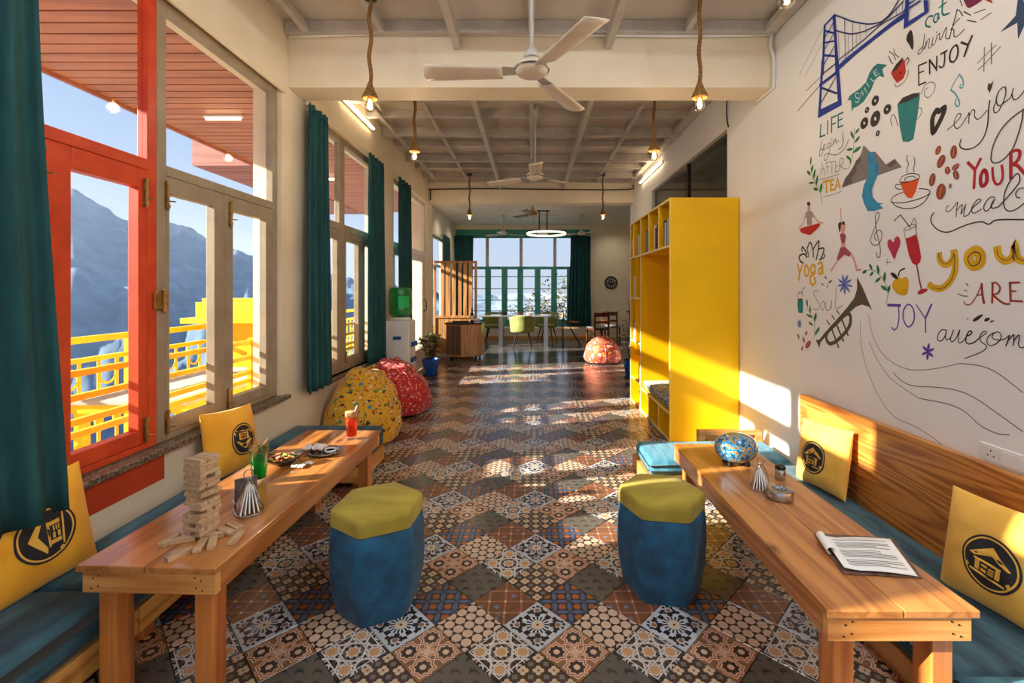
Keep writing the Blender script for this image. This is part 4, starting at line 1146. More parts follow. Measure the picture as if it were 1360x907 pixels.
# leaflet on a board
A, B_, C_, D_ = tp(1092, 717), tp(1182, 718), tp(1219, 768), tp(1121, 760)
t = thing('leaflet', 'printed white leaflet curling on a brown board on the mural table', 'leaflet', tuple((A+C_)/2))
bd = MB(); o = (A+C_)/2
cor = [tp(1080, 709), tp(1186, 716), tp(1225, 769), tp(1120, 763)]
bd.prism([(q.x-o.x, q.y-o.y) for q in cor], .001, .004); bd.build('board', M['greywood'], t)
def page(u, v, off=0):
    p = A.lerp(B_, u).lerp(D_.lerp(C_, u), v)-o
    return (p.x, p.y, .006+off+.02*max(0, .22-u)**1.2*3+.006*math.sin(u*PI))
MB().sheet(lambda u, v: page(u, v), 24, 8).build('page', M['paper'], t, smooth='all', solid=.0006)
tx = MB(); rnd = random.Random(2)
for k in range(17):
    v0 = .10+.047*k
    if k in (1, 6, 12): continue
    e1 = rnd.choice((.9, .88, .7, .92))
    tx.sheet(lambda u, v, v0=v0, e1=e1: page(.12+(e1-.12)*u, v0+.016*v, .0012), 12, 1)
tx.build('print', M['ink'], t)
cl = MB(); pts = [A+(D_-A)*k/8-o for k in range(9)]
def curl(u, v):
    p = A.lerp(D_, v*.55)-o; a = u*1.5*PI
    return (p.x-.006-.014*math.sin(a), p.y+.004, .018-.012*math.cos(a))
MB().sheet(curl, 12, 8).build('curled_edge', M['paper'], t, smooth='all', solid=.0006)

# ------------------------------------------------------------------ sockets on the mural wall
Ys, Ye = F*WR/(1303-X0), 1.60
t = thing('socket_plate', 'white switch and socket plate on the mural wall', 'socket', (WR, (Ys+Ye)/2, .70))
z0, z1 = .672, .752
MB().box(WR-.008, WR-.0005, Ye, Ys, z0+.004, z1-.004).build('plate', M['white'], t, world=True, bevel=.004)
wd = (Ys-Ye-.03)/4
for k in range(4):
    y1 = Ys-.015-wd*k; m_ = MB().box(WR-.011, WR-.0081, y1-wd+.006, y1-.006, z0+.014, z1-.014).build('module', M['white'], t, world=True, bevel=.0015)
    if k != 1:
        h = MB()
        for (dy, dz) in ((0, .012), (-.012, -.008), (.012, -.008)):
            cy_ = y1-wd/2+dy; cz_ = (z0+z1)/2+dz
            h.tube([(WR-.0112, cy_, cz_), (WR-.0118, cy_, cz_)], .0035, 8)
        h.build('socket_hole', M['black'], m_, world=True)
# ------------------------------------------------------------------ bookcase
BX0, BX1, BY0, BY1, BZ = 1.262, 1.892, 4.155, 5.82, 2.233
th = .02
bc = thing('bookcase', 'tall yellow bookcase with built in cushioned seat niche', 'bookcase', (BX0, BY0, 0))
def bpanel(name, x0, x1, y0, y1, z0, z1):
    o = MB().box(x0, x1, y0, y1, z0, z1).build(name, M['yellow'], bc, world=True)
    return o
bpanel('side_panel', BX0+.004, BX1, BY0, BY0+th, 0, BZ); bpanel('side_panel', BX0+.004, BX1, BY1-th, BY1, 0, BZ)
bpanel('top_panel', BX0+.004, BX1, BY0+th, BY1-th, BZ-th, BZ)
bpanel('back_panel', BX1-.012, BX1, BY0+th, BY1-th, .02, BZ-th)
bpanel('base_panel', BX0+.004, BX1-.012, BY0+th, BY1-th, 0, th)
DV = (4.53, 4.91, 5.28, 5.63)
ZS, ZT = .265, 1.805
bpanel('shelf', BX0+.004, BX1-.012, BY0+th, BY1-th, ZT-th, ZT)
bpanel('seat_board', BX0+.004, BX1-.012, BY0+th, DV[2]-th/2, ZS-th, ZS)
for y in DV: bpanel('divider', BX0+.004, BX1-.012, y-th/2, y+th/2, ZT, BZ-th)
for y in DV[:2]: bpanel('divider', BX0+.004, BX1-.012, y-th/2, y+th/2, th, ZS-th)
bpanel('divider', BX0+.004, BX1-.012, DV[2]-th/2, DV[2]+th/2, th, ZT-th)
ym = 5.53
bpanel('divider', BX0+.004, BX1-.012, ym-th/2, ym+th/2, .60, ZT-th)
for z in (.30, .76, 1.29): bpanel('shelf', BX0+.004, BX1-.012, DV[2]+th/2, BY1-th, z-th/2, z+th/2)
# cream edge banding on the front edges
def edge(y0, y1, z0, z1): MB().box(BX0, BX0+.0038, y0, y1, z0, z1).build('edge_band', M['yellow_edge'], bc, world=True)
edge(BY0, BY0+th, 0, BZ); edge(BY1-th, BY1, 0, BZ); edge(BY0+th, BY1-th, BZ-th, BZ); edge(BY0+th, BY1-th, ZT-th, ZT); edge(BY0+th, DV[2]-th/2, ZS-th, ZS); edge(BY0+th, BY1-th, 0, th)
for y in DV: edge(y-th/2, y+th/2, ZT, BZ-th)
edge(DV[2]-th/2, DV[2]+th/2, th, ZT-th)
for y in DV[:2]: edge(y-th/2, y+th/2, th, ZS-th)
for z in (.30, .76, 1.29): edge(DV[2]+th/2, BY1-th, z-th/2, z+th/2)
# patterned cushion on the niche seat
m, nt, b = base_mat('floral_cushion_cloth'); setb(b, .85, 0, .3, 0, .2)
v = coords(nt, (1, 1, 1)); nz = node(nt, 'ShaderNodeTexNoise', Scale=22.0, Detail=3.0, Distortion=1.2); nt.links.new(v, nz.inputs['Vector'])
rp = nt.nodes.new('ShaderNodeValToRGB'); nt.links.new(nz.outputs[0], rp.inputs[0]); el = rp.color_ramp.elements; rp.color_ramp.interpolation = 'CONSTANT'
el[0].position = 0; el[0].color = lin(36, 70, 96); el[1].position = .66; el[1].color = lin(190, 150, 90)
for q, cc in ((.40, (70, 130, 150)), (.48, (214, 206, 186)), (.56, (96, 84, 60))): k = el.new(q); k.color = lin(*cc)
nt.links.new(rp.outputs[0], b.inputs['Base Color']); M['floral'] = m
soft_box(BX0+.02, BX1-.02, BY0+th+.005, DV[2]-th/2-.005, ZS+.001, ZS+.085, .03, 8).build('seat_cushion', M['floral'], None, smooth='all', label='floral blue and cream cushion in the bookcase niche', cat='cushion', group='bench seat cushions')
# books
rnd = random.Random(21)
bcols = [(214, 226, 208), (60, 150, 140), (230, 220, 206), (120, 52, 74), (44, 44, 60), (226, 208, 160), (90, 110, 96), (190, 196, 190), (150, 96, 60), (70, 96, 130)]
bmats = [paint('book_cover_%d' % i, lin(*c), None, 12, .5, .02) for i, c in enumerate(bcols)]
cnames = ['pale green', 'teal', 'cream', 'maroon', 'dark navy', 'buff', 'grey green', 'light grey', 'tan', 'slate blue']
places = ['in the top cell nearest the plain yellow side', 'in the second top cell of the bookcase', 'in the middle top cell of the bookcase', 'in the fourth top cell of the bookcase', 'in the narrow farthest top cell']
def book(x, y, z, w, d, h, ci, label, tilt=0):
    t = thing('book', label, 'book', (x, y, z), group='books in the yellow bookcase', mat3=Matrix.Rotation(tilt, 3, 'X'))
    MB().box(0, d, 0, .002, 0, h).build('cover', bmats[ci], t); MB().box(0, d, w-.002, w, 0, h).build('cover', bmats[ci], t)
    MB().box(-.002, .0, 0, w, 0, h).build('spine', bmats[ci], t)
    MB().box(.002, d-.004, .0021, w-.0021, .003, h-.004).build('pages', M['paper'], t)
def row(y0, z, cis, where, hs=(.19, .25), xo=.006):
    y = y0; seen = {}
    for k, ci in enumerate(cis):
        w = rnd.uniform(.024, .042); seen[ci] = seen.get(ci, 0)+1
        wd = ['', 'second ', 'third '][seen[ci]-1]
        book(BX0+xo+rnd.uniform(0, .012), y, z+.001, w, .16, rnd.uniform(*hs), ci, '%s%s book %s' % (wd, cnames[ci], where)); y += w+.003
row(BY0+th+.02, ZT, (0, 7, 6, 2, 4), places[0], (.2, .26)); row(DV[0]+.03, ZT, (3, 4, 3, 2), places[1], (.2, .25)); row(DV[1]+.02, ZT, (4, 1, 1, 8), places[2], (.2, .25))
row(DV[2]+.02, ZT, (4, 0, 7, 2), places[3]); row(DV[3]+.02, ZT, (5, 2, 0), places[4], (.2, .24), .006)
row(DV[2]+.03, .31, (2, 7, 4), 'low in the far shelf column', (.2, .25), .006); row(ym+.05, .77, (7, 2, 9), 'in the mid height far shelf cell', (.2, .26), .006)
row(DV[2]+.04, .021, (2, 7), 'on the bottom far shelf', (.16, .2), .006); row(ym+.04, 1.30, (7, 0), 'in the upper far shelf cell', (.2, .26), .006)

# ------------------------------------------------------------------ curtains
def curtain(label, x, y0, y1, z0, z1, folds, amp, y0b=None, y1b=None, seed=0, along='y', mat='curtain', zslope=0.0):
    y0b = y0 if y0b is None else y0b; y1b = y1 if y1b is None else y1b
    rn = random.Random(seed); ph = [rn.uniform(-.5, .5) for _ in range(folds*2+3)]
    def fn(u, v):
        k = u*folds; i = int(k); jit = ph[i]*(1-(k-i))+ph[i+1]*(k-i)
        f = math.sin(2*PI*k+jit*1.5)*amp*(.55+.45*v)+math.sin(4*PI*k+jit*3)*amp*.2
        a = y0+(y1-y0)*u; b = y0b+(y1b-y0b)*u
        s = v**1.3
        q = a+(b-a)*s+.012*math.sin(v*4+u*9+seed)
        z = z1+(z0+zslope*(1-u)-z1)*v
        if along == 'y': return (x+f, q, z)
        return (q, x+f, z)
    t = thing('curtain', label, 'curtain', (x, (y0+y1)/2, z0) if along == 'y' else ((y0+y1)/2, x, z0), group='teal window curtains')
    MB().sheet(fn, folds*14, 26).build('cloth', M[mat], t, smooth='all', solid=.004, world=True)
    def hd(u, v):
        p = Vector(fn(u, 0)); p.z = z1+.002+v*.05
        if along == 'y': p.x = x+(p.x-x)*.8
        return p
    MB().sheet(hd, folds*14, 2).build('heading', M[mat], t, smooth='all', solid=.005, world=True)
    return t
curtain('large teal curtain hanging beside the orange window in the left foreground', -1.745, .80, 1.60, .565, 2.86, 7, .030, .80, 1.69, 1)
curtain('teal curtain on the left of the bay window behind the beam', -1.83, 3.72, 4.08, .54, 2.88, 4, .032, 3.70, 4.12, 2)
curtain('teal curtain on the right of the bay window above the red bean bag', -1.838, 5.16, 5.70, .54, 2.90, 5, .032, 5.14, 5.73, 3)
curtain('teal curtain above the water cooler beside the terrace door', -1.84, 6.34, 7.0, .9, 2.92, 4, .032, 6.34, 6.98, 4)
curtain('narrow teal curtain on the left wall window of the dining room', FX+.07, 11.3, 12.3, .45, 2.75, 4, .035, seed=5)
curtain('teal curtain on the left side of the wide dining room window', BY-.12, -2.28, -1.72, .35, 2.95, 5, .04, seed=6, along='x')
curtain('teal curtain on the right side of the wide dining room window', BY-.12, 1.14, 1.74, .35, 2.95, 6, .04, 1.06, 1.74, seed=7, along='x')

# ------------------------------------------------------------------ pendant lamps, tubes, fans
def pendant(label, x, y, ztop, zbot, power):
    t = thing('rope_pendant', label, 'lamp', (x, y, zbot), group='rope pendant lamps')
    L = ztop-zbot
    MB().lathe([(.045, L-.002), (.045, L-.03), (.02, L-.04), (0, L-.04)], 16).build('ceiling_rose', M['black'], t, smooth=True)
    n = 40; pts = [(.006*math.sin(k*.35), .005*math.cos(k*.3), .19+(L-.23)*k/n) for k in range(n+1)]
    MB().tube(pts, [.0125+.0022*(k % 2) for k in range(n+1)], 8).build('rope', M['rope'], t, smooth=True)
    pr = [(.013, .20), (.02, .175), (.034, .14), (.05, .105), (.052, .092), (.046, .088), (.03, .12), (.01, .15)]
    MB().lathe([(r+(.0018 if i % 2 else 0), z) for i, (r, z) in enumerate(pr)], 18).build('shade', M['rope'], t, smooth=True)
    MB().lathe([(.013, .125), (.016, .095), (.030, .062), (.036, .038), (.030, .012), (.012, .001), (0, 0)], 18).build('bulb', M['bulb'], t, smooth='all')
    f = MB()
    for k in range(4):
        a = PI/2*k; f.tube([(.006*math.cos(a), .006*math.sin(a), .085), (.015*math.cos(a), .015*math.sin(a), .045), (.008*math.cos(a+.6), .008*math.sin(a+.6), .02)], .0016, 5)
    f.build('filament', M['filament'], t)
    ld = bpy.data.lights.new('bulb_light', 'POINT'); ld.energy = power; ld.color = (1.0, .82, .60); ld.shadow_soft_size = .035
    lo = bpy.data.objects.new('bulb_light', ld); COL.objects.link(lo); lo.parent = t; lo.location = (0, 0, .03)
PW = 6.0
pendant('rope pendant lamp hanging before the beam on the left', -1.10, 3.10, 3.40, 2.60, PW)
pendant('rope pendant lamp hanging before the beam on the right', 1.13, 3.06, 3.40, 2.59, PW)
pendant('rope pendant lamp behind the beam near the bay window', -1.10, 4.28, 3.40, 2.60, PW)
pendant('rope pendant lamp behind the beam near the bookcase', 1.12, 4.16, 3.40, 2.57, PW)
pendant('farthest rope pendant lamp on the left before the dining room', -1.07, 7.85, 3.40, 2.60, PW)
pendant('farthest rope pendant lamp on the right before the dining room', 1.23, 7.85, 3.40, 2.60, PW)
pendant('rope pendant lamp at the upper edge near the bridge mural', 1.10, 1.96, 3.40, 2.60, PW)
pendant('added unseen rope pendant lamp nearest the orange window', -1.10, 1.80, 3.40, 2.60, PW)  # extra lamp out of view, added to brighten the interior
def wall_tube(label, x, y0, y1, z, sx, mat='tube'):
    t = thing('tube_light', label, 'lamp', (x, (y0+y1)/2, z), group='warm wall tube lights')
    MB().box(min(x, x+sx*.02), max(x, x+sx*.02), y0-.02, y1+.02, z-.018, z+.018).build('housing', M['white'], t, world=True, bevel=.003)
    MB().tube([(x+sx*.034, y0, z), (x+sx*.034, y1, z)], .013, 12).build('tube', M[mat], t, world=True, smooth=True)
wall_tube('lit tube light on the left wall above the bay window', WI+.001, 4.55, 5.40, 3.305, 1)
wall_tube('lit tube light on the right wall above the bookcase', WR-.001, 6.58, 7.82, 3.24, -1)
wall_tube('added unseen fill tube on the right wall above the mural', WR-.001, .15, 1.35, 3.30, -1, 'tube_fill')  # out of view, added with the next one as white fill light
wall_tube('added unseen fill tube on the left wall above the orange window', WI+.001, .15, 1.35, 3.30, 1, 'tube_fill')  # out of view, added to brighten the walls and stools
def ceiling_fan(label, x, y, z, ztop, a0, R=.6, metal='fan', bl='fan', gr='ceiling fans'):
    t = thing('ceiling_fan', label, 'fan', (x, y, z), a0, group=gr)
    MB().tube([(0, 0, .08), (0, 0, ztop-z-.02)], .011, 10).build('down_rod', M['steel'], t, smooth=True)
    MB().lathe([(.012, .15), (.035, .115), (.046, .085), (.044, .075), (0, .075)], 20).build('lower_canopy', M['steel'], t, smooth=True)
    MB().lathe([(.05, ztop-z), (.055, ztop-z-.02), (.03, ztop-z-.09), (.012, ztop-z-.11)], 20).build('upper_canopy', M['steel'], t, smooth=True)
    MB().lathe([(0, -.03), (.05, -.028), (.085, -.012), (.098, .008), (.096, .03), (.075, .05), (.05, .062), (.02, .07), (0, .07)], 32).build('motor', M[metal], t, smooth=True)
    MB().lathe([(.099, .002), (.103, .008), (.099, .014)], 32).build('trim_ring', M['chrome'], t, smooth=True)
    for k in range(3):
        a = 2*PI*k/3; Rz = Matrix.Rotation(a, 4, 'Z')
        Mx = Rz @ Matrix.Rotation(math.radians(11), 4, 'X')
        MB().prism([(.08, -.03), (.17, -.04), (.20, -.045), (.20, .045), (.17, .04), (.08, .03)], .000, .006, Mx).build('blade_iron', M['steel'], t, bevel=.001)
        def bl_fn(u, v):
            r = .165+(R-.165)*u; wv = (.056+.018*u)*(2*v-1)
            return Mx @ Vector((r+(.02*(1-(2*v-1)**2) if u > .99 else 0), wv, -.006-.010*(1-(2*v-1)**2)))
        MB().sheet(bl_fn, 10, 6).build('blade', M[bl], t, smooth='all', solid=.004)
    return t
ceiling_fan('large ivory ceiling fan hanging before the near beam', 0, 2.60, 2.635, 3.42, PI)
ceiling_fan('ivory ceiling fan between the two beams', .04, 5.05, 2.64, 3.42, -PI/2)
ceiling_fan('small ivory fan left above the far dining table', -.72, 11.6, 2.83, 3.32, .4, .55)
ceiling_fan('small ivory fan right above the far dining table', 1.27, 11.6, 2.83, 3.32, .9, .55)
cf = ceiling_fan('dark bladed ceiling fan with glass lights in the middle of the far room', .02, 9.6, 3.0, 3.32, .2, .55, 'brass', 'darkwood')
for k in range(4):
    a = PI/2*k+.4; MB().ball((-.06*math.cos(a)*2, .12*math.sin(a), -.02), .045, 12, 8).build('glass_shade', M['bulb'], cf, smooth='all')
# ring pendant
t = thing('ring_pendant', 'glowing ring pendant light over the dining table', 'lamp', (.355, 11.0, 2.76))
R = .46
rp_ = [(R*math.cos(2*PI*k/48), R*math.sin(2*PI*k/48)) for k in range(48)]
MB().tube([(x, y, 0) for x, y in rp_], .022, 8, closed=True).build('ring', M['ring'], t, smooth='all')
MB().tube([(x*1.0, y, .028) for x, y in rp_], .012, 6, closed=True).build('ring_frame', M['blackm'], t, smooth='all')
for x in (-.17, .02): MB().tube([(x, 0, .03), (x, 0, .54)], .014, 8).build('rod', M['blackm'], t, smooth=True)
MB().box(-.2, .05, -.47, .47, .025, .04).build('crossbar', M['blackm'], t)
MB().box(-.22, .08, -.05, .05, .54, .555).build('ceiling_plate', M['blackm'], t)
for n, (x, y) in enumerate(((605.5, 280), (620, 293), (720, 294), (834, 281.5), (818, 295))):
    Yd = F*(3.318-H)/(Y0-y); X = (x-X0)/F*Yd
    t = thing('downlight', ['recessed downlight leftmost on the far ceiling', 'recessed downlight behind the far left pendant bulb', 'recessed downlight near the ring pendant rods', 'recessed downlight rightmost on the far ceiling', 'recessed downlight right of the far right pendant bulb'][n], 'lamp', (X, Yd, 3.318), group='far ceiling downlights')
    MB().lathe([(.085, .0), (.09, -.006), (.07, -.010)], 20).build('bezel', M['white'], t, smooth=True)
    MB().lathe([(0, -.006), (.069, -.006)], 20).build('lens', M['down'], t)
    ld = bpy.data.lights.new('downlight_beam', 'SPOT'); ld.energy = 26; ld.color = (1.0, .88, .68); ld.spot_size = 2.6; ld.spot_blend = 1.0; ld.shadow_soft_size = .06
    lo = bpy.data.objects.new('downlight_beam', ld); COL.objects.link(lo); lo.parent = t; lo.location = (0, 0, -.02)
# cables
def cable(label, pts, r, mat='blackm'):
    MB().tube(spline(pts, 5), r, 6).build('cable', M[mat], None, smooth='all', label=label, cat='cable')
cable('dark cable run along the far beam', [(-1.87, 8.43, 3.06), (-1.87, 8.43, 3.24), (-1.80, 8.43, 3.26), (-.6, 8.43, 3.27), (.6, 8.43, 3.255), (1.80, 8.43, 3.26), (1.87, 8.43, 3.34)], .010)
cable('pale conduit at the right end of the near beam', [(1.87, 3.545, 3.38), (1.86, 3.545, 3.28), (1.885, 3.545, 3.2), (1.885, 3.545, 3.0), (1.885, 3.58, 2.965), (1.885, 3.84, 2.965)], .014, 'white')
cable('pale conduit lying along the top of the near beam', [(-1.89, 3.545, 3.36), (-.9, 3.545, 3.385), (.2, 3.545, 3.375), (1.1, 3.545, 3.365), (1.86, 3.545, 3.375)], .010, 'white')
cable('dark cable dropping from the ceiling to the dark glazing', [(1.885, 4.38, 3.4), (1.885, 4.40, 3.1), (1.885, 4.36, 2.95)], .006)

# ------------------------------------------------------------------ bean bags
def spot_mat(name, basec, basec2, spots, sc_, th_=.32):
    m, nt, b = base_mat(name); setb(b, .7, 0, .4, 0, .2)
    v = coords(nt, (1, 1, 1))
    nz = node(nt, 'ShaderNodeTexNoise', Scale=30.0, Detail=3.0); nt.links.new(v, nz.inputs['Vector'])
    col = mixc(nt, nz.outputs[0], basec, basec2)
    for i, (c, s, t_) in enumerate(spots):
        vv = nt.nodes.new('ShaderNodeMapping'); vv.inputs['Location'].default_value = (i*3.7, i*1.9, i*5.1); vv.inputs['Rotation'].default_value = (i*.7, i*.4, i)
        nt.links.new(v, vv.inputs[0])
        vo = node(nt, 'ShaderNodeTexVoronoi', Scale=s); nt.links.new(vv.outputs[0], vo.inputs['Vector'])
        n2 = node(nt, 'ShaderNodeTexNoise', Scale=s*2.2, Detail=2.0); nt.links.new(vv.outputs[0], n2.inputs['Vector'])
        f = (E(vo.outputs['Distance'])+(E(n2.outputs[0])-.5)*.5) < t_
        col = mixc(nt, f, col, c)
    nt.links.new(col, b.inputs['Base Color'])
    n3 = node(nt, 'ShaderNodeTexNoise', Scale=7.0, Detail=3.0); nt.links.new(v, n3.inputs['Vector']); bump(nt, b, n3.outputs[0], .5, .03)
    return m
M['bag_y'] = spot_mat('yellow_doodle_cloth', lin(232, 176, 34), lin(206, 148, 22), ((lin(90, 70, 34), 34, .20), (lin(190, 60, 40), 17, .20), (lin(44, 42, 44), 12, .21), (lin(70, 120, 56), 11, .18), (lin(226, 214, 186), 15, .19), (lin(60, 130, 140), 9, .14), (lin(40, 36, 36), 24, .17)), 1)
M['bag_r'] = spot_mat('red_print_cloth', lin(206, 42, 34), lin(176, 30, 28), ((lin(226, 170, 160), 20, .25), (lin(110, 24, 26), 12, .18), (lin(230, 104, 80), 15, .20), (lin(236, 206, 196), 28, .21)), 1)
M['bag_o'] = spot_mat('orange_print_cloth', lin(222, 98, 62), lin(206, 78, 46), ((lin(236, 206, 190), 9, .30), (lin(240, 160, 60), 7, .24), (lin(120, 130, 140), 10, .18), (lin(240, 230, 220), 14, .20)), 1)
def bean_bag(label, c, rx, ry, h, mat, seed, fold=(0, 0), lean=0.0):
    t = thing('bean_bag', label, 'bean bag', c, group='printed bean bags')
    def fn(u, v):
        a = 2*PI*u
        # profile: flat base, bulging side, sloping shoulder, gathered top
        prof = [(0, .002), (.62, .0), (.90, .05), (1.0, .22), (.98, .42), (.88, .60), (.74, .76), (.58, .88), (.40, .95), (.20, .985), (0, .99)]
        k = v*(len(prof)-1); i = min(int(k), len(prof)-2); f = k-i
        r = prof[i][0]*(1-f)+prof[i+1][0]*f; z = prof[i][1]*(1-f)+prof[i+1][1]*f
        p = Vector((math.cos(a)*r, math.sin(a)*r, z))
        wob = noise.noise(p*2.1+Vector((seed, 0, 0)))*.09+noise.noise(p*5.2+Vector((0, seed, 0)))*.045
        cre = -.13*math.exp(-((z-.78-.06*math.sin(2*a+seed))/.05)**2)-.10*math.exp(-((z-.90-.04*math.sin(3*a))/.03)**2)-.03*math.exp(-((z-.5-.05*math.sin(a+seed))/.03)**2)
        rr = 1+(wob+cre)*(1 if z > .03 else 0)
        zz = z+(.10*noise.noise(Vector((p.x*1.7+seed, p.y*1.7, 3))) if z > .5 else 0)*(z-.5)*2
        return Vector((p.x*rx*rr+fold[0]*z*z+lean*z, p.y*ry*rr+fold[1]*z*z, max(.002, zz*h)))
    MB().sheet(fn, 72, 48, True).build('body', M[mat], t, smooth='all', fix=True)
    def seam(a0):
        pts = [fn((a0/(2*PI)) % 1.0, .12+.86*k/24)*1.004 for k in range(25)]
        return MB().tube(pts, .004, 5)
    for k in range(5): seam(.3+seed+2*PI*k/5).build('seam', M[mat], t, smooth='all')
    MB().tube(spline([fn(.1, .97)+Vector((0, 0, .0)), fn(.1, .97)+Vector((.05, -.02, .03)), fn(.12, .9)+Vector((.03, 0, .02))], 5), .010, 8).build('handle', M[mat], t, smooth='all')
    return t
bean_bag('yellow doodle print bean bag behind the window table', (-1.545, 4.22, 0), .335, .36, .66, 'bag_y', 1.0, (-.02, .05))
bean_bag('red print bean bag beside the water cooler', (-1.49, 5.20, 0), .34, .37, .60, 'bag_r', 4.0, (-.12, .0))
bean_bag('orange and grey print bean bag near the dining room', (1.36, 8.78, 0), .345, .34, .50, 'bag_o', 7.0)

# ------------------------------------------------------------------ water cooler
M['green_pl'] = paint('green_bottle_plastic', lin(40, 140, 62), lin(28, 112, 48), 4, .15, 0, spec=.6)
M['green_l'] = paint('bright_green_sticker', lin(30, 220, 110), lin(16, 190, 90), 40, .4, 0)
M['blue_pl'] = paint('blue_plastic', lin(24, 84, 160), lin(18, 70, 140), 8, .4, .02)
t = thing('water_cooler', 'white water cooler with green bottle by the window wall', 'water cooler', (-1.72, 5.950, 0))
MB().box(-1.875, -1.555, 5.790, 6.110, .02, 1.0).build('body', M['white'], t, world=True, bevel=.02)
MB().box(-1.87, -1.56, 5.795, 6.105, 0, .02).build('base', M['black'], t, world=True)
MB().box(-1.553, -1.545, 5.830, 6.070, .06, .42).build('door', M['white'], t, world=True, bevel=.004)
MB().box(-1.553, -1.53, 5.850, 6.050, .46, .52).build('drip_tray', M['blue_pl'], t, world=True, bevel=.004)
for y in (5.890, 6.010): MB().box(-1.554, -1.51, y-.018, y+.018, .66, .72).build('tap', M['blue_pl'], t, world=True, bevel=.005)
MB().box(-1.76, -1.66, 5.780, 5.789, .76, .80).build('badge', M['blue_pl'], t, world=True)
MB().lathe([(.13, 1.001), (.135, 1.02), (.12, 1.04)], 24, (-1.715, 5.950, 0)).build('collar', M['white'], t, world=True, smooth=True)
t2 = thing('water_bottle', 'green plastic water bottle standing on the water cooler', 'bottle', (-1.715, 5.950, 1.041))
MB().lathe([(.05, .0), (.12, .015), (.142, .05), (.142, .12), (.136, .135), (.142, .15), (.142, .24), (.136, .255), (.142, .27), (.142, .35), (.12, .385), (.03, .395), (0, .395)], 28).build('bottle', M['green_pl'], t2, smooth=True)
MB().lathe([(.1435, .12), (.1435, .27)], 8, a0=math.radians(-85), a1=math.radians(-25)).build('label', M['green_l'], t2, smooth='all')

# ------------------------------------------------------------------ plants
M['pot'] = paint('cobalt_blue_glaze', lin(14, 88, 176), lin(8, 66, 146), 5, .25, .02)
M['soil'] = paint('soil', lin(70, 50, 36), lin(48, 34, 24), 40, .95, .4)
M['leaf_r'] = paint('red_green_leaf', lin(150, 60, 60), lin(78, 96, 52), 9, .5, .05, lo=.42, hi=.58)
M['leaf_g'] = paint('bright_leaf', lin(140, 170, 70), lin(96, 132, 52), 9, .5, .05)
M['leaf_d'] = paint('dark_leaf', lin(70, 66, 44), lin(46, 44, 32), 9, .6, .05)
M['leaf_p'] = paint('pale_leaf', lin(226, 208, 180), lin(206, 184, 150), 9, .6, .05)
def leaf(mb, p, d, L, W):
    d = d.normalized(); s = d.cross(Vector((0, 0, 1)))
    if s.length < .05: s = Vector((1, 0, 0))
    s.normalize(); n = s.cross(d); b = len(mb.v)
    mb.v += [p, p+d*L*.35+s*W*.5+n*.1*W, p+d*L*.35-n*.12*W, p+d*L*.35-s*W*.5+n*.1*W, p+d*L*.75+s*W*.33-n*.05*L, p+d*L*.72-n*.16*W-n*.05*L, p+d*L*.75-s*W*.33-n*.05*L, p+d*L-n*.16*L]
    for q in ((0, 1, 2), (0, 2, 3), (1, 4, 5, 2), (2, 5, 6, 3), (4, 7, 5), (5, 7, 6)): mb.fa(*[b+i for i in q])
def potted(name, label, c, r, h, stems, hh, spread, mats, nl, lw, seed):
    rn = random.Random(seed); t = thing(name, label, 'plant', c)
    MB().lathe([(r*.72, 0), (r*.74, .01), (r*.98, h-.05), (r*1.06, h-.045), (r*1.06, h), (r*.98, h), (r*.9, h-.04)], 28).build('pot', M['pot'], t, smooth=True)
    MB().lathe([(0, h-.03), (r*.93, h-.035)], 20).build('soil', M['soil'], t)
    MB().lathe([(r*.9, .0), (r*.95, .012), (r*.9, .014), (r*.73, .006)], 24).build('saucer', M['soil'], t, smooth=True)
    fol = MB()
    for s in range(stems):
        a = rn.uniform(0, 2*PI); k = rn.uniform(.3, 1)*spread; H_ = hh*rn.uniform(.7, 1.05)
        tip = Vector((math.cos(a)*k, math.sin(a)*k, h+H_)); p0 = Vector((math.cos(a)*r*.3, math.sin(a)*r*.3, h-.04)); mid = p0.lerp(tip, .5)+Vector((0, 0, .06))
        pts = spline([p0, mid, tip], 5)
        MB().tube(pts, [.008*(1-.6*i/len(pts)) for i in range(len(pts))], 6).build('stem', M['bark'], t, smooth=True)
        for q in range(nl):
            f = .25+.75*q/nl; p = pts[min(int(f*(len(pts)-1)), len(pts)-1)]
            b = rn.uniform(0, 2*PI); d = Vector((math.cos(b), math.sin(b), rn.uniform(-.2, .7)))
            fol.cur = rn.choice(range(len(mats))) if q < nl-2 else (1 % len(mats)); leaf(fol, p, d, rn.uniform(.7, 1.1)*lw*2.4, lw)
    fol.build('foliage', [M[k] for k in mats], t, smooth=False, kind='stuff')
    return t
pc = onz(570, 500, 0)
potted('potted_croton', 'leafy red and green plant in a blue pot beside the slatted screen', (pc.x, pc.y+.12, 0), .135, .27, 11, .44, .20, ('leaf_r', 'leaf_g', 'leaf_p', 'leaf_r'), 14, .062, 3)
shrub = potted('potted_shrub', 'dry dark leaved plant in a blue pot behind the bookcase', (1.60, 7.25, 0), .135, .28, 7, .62, .20, ('leaf_d', 'leaf_d', 'leaf_p'), 9, .04, 4)
random.seed(14)
tw = MB()
for k in range(9):
    a = random.uniform(0, 2*PI); r = random.uniform(.05, .16); z = random.uniform(.75, 1.1)
    tw.tube(spline([(0, 0, 0), (r*.3*math.cos(a), r*.3*math.sin(a), z*.6), (r*math.cos(a), r*math.sin(a), z)], 4), [.004]*5+[.003]*3+[.0015], 5)
o_ = tw.build('twigs', M['bark'], shrub, smooth='all', kind='stuff'); o_.location = (0, .03, .25)

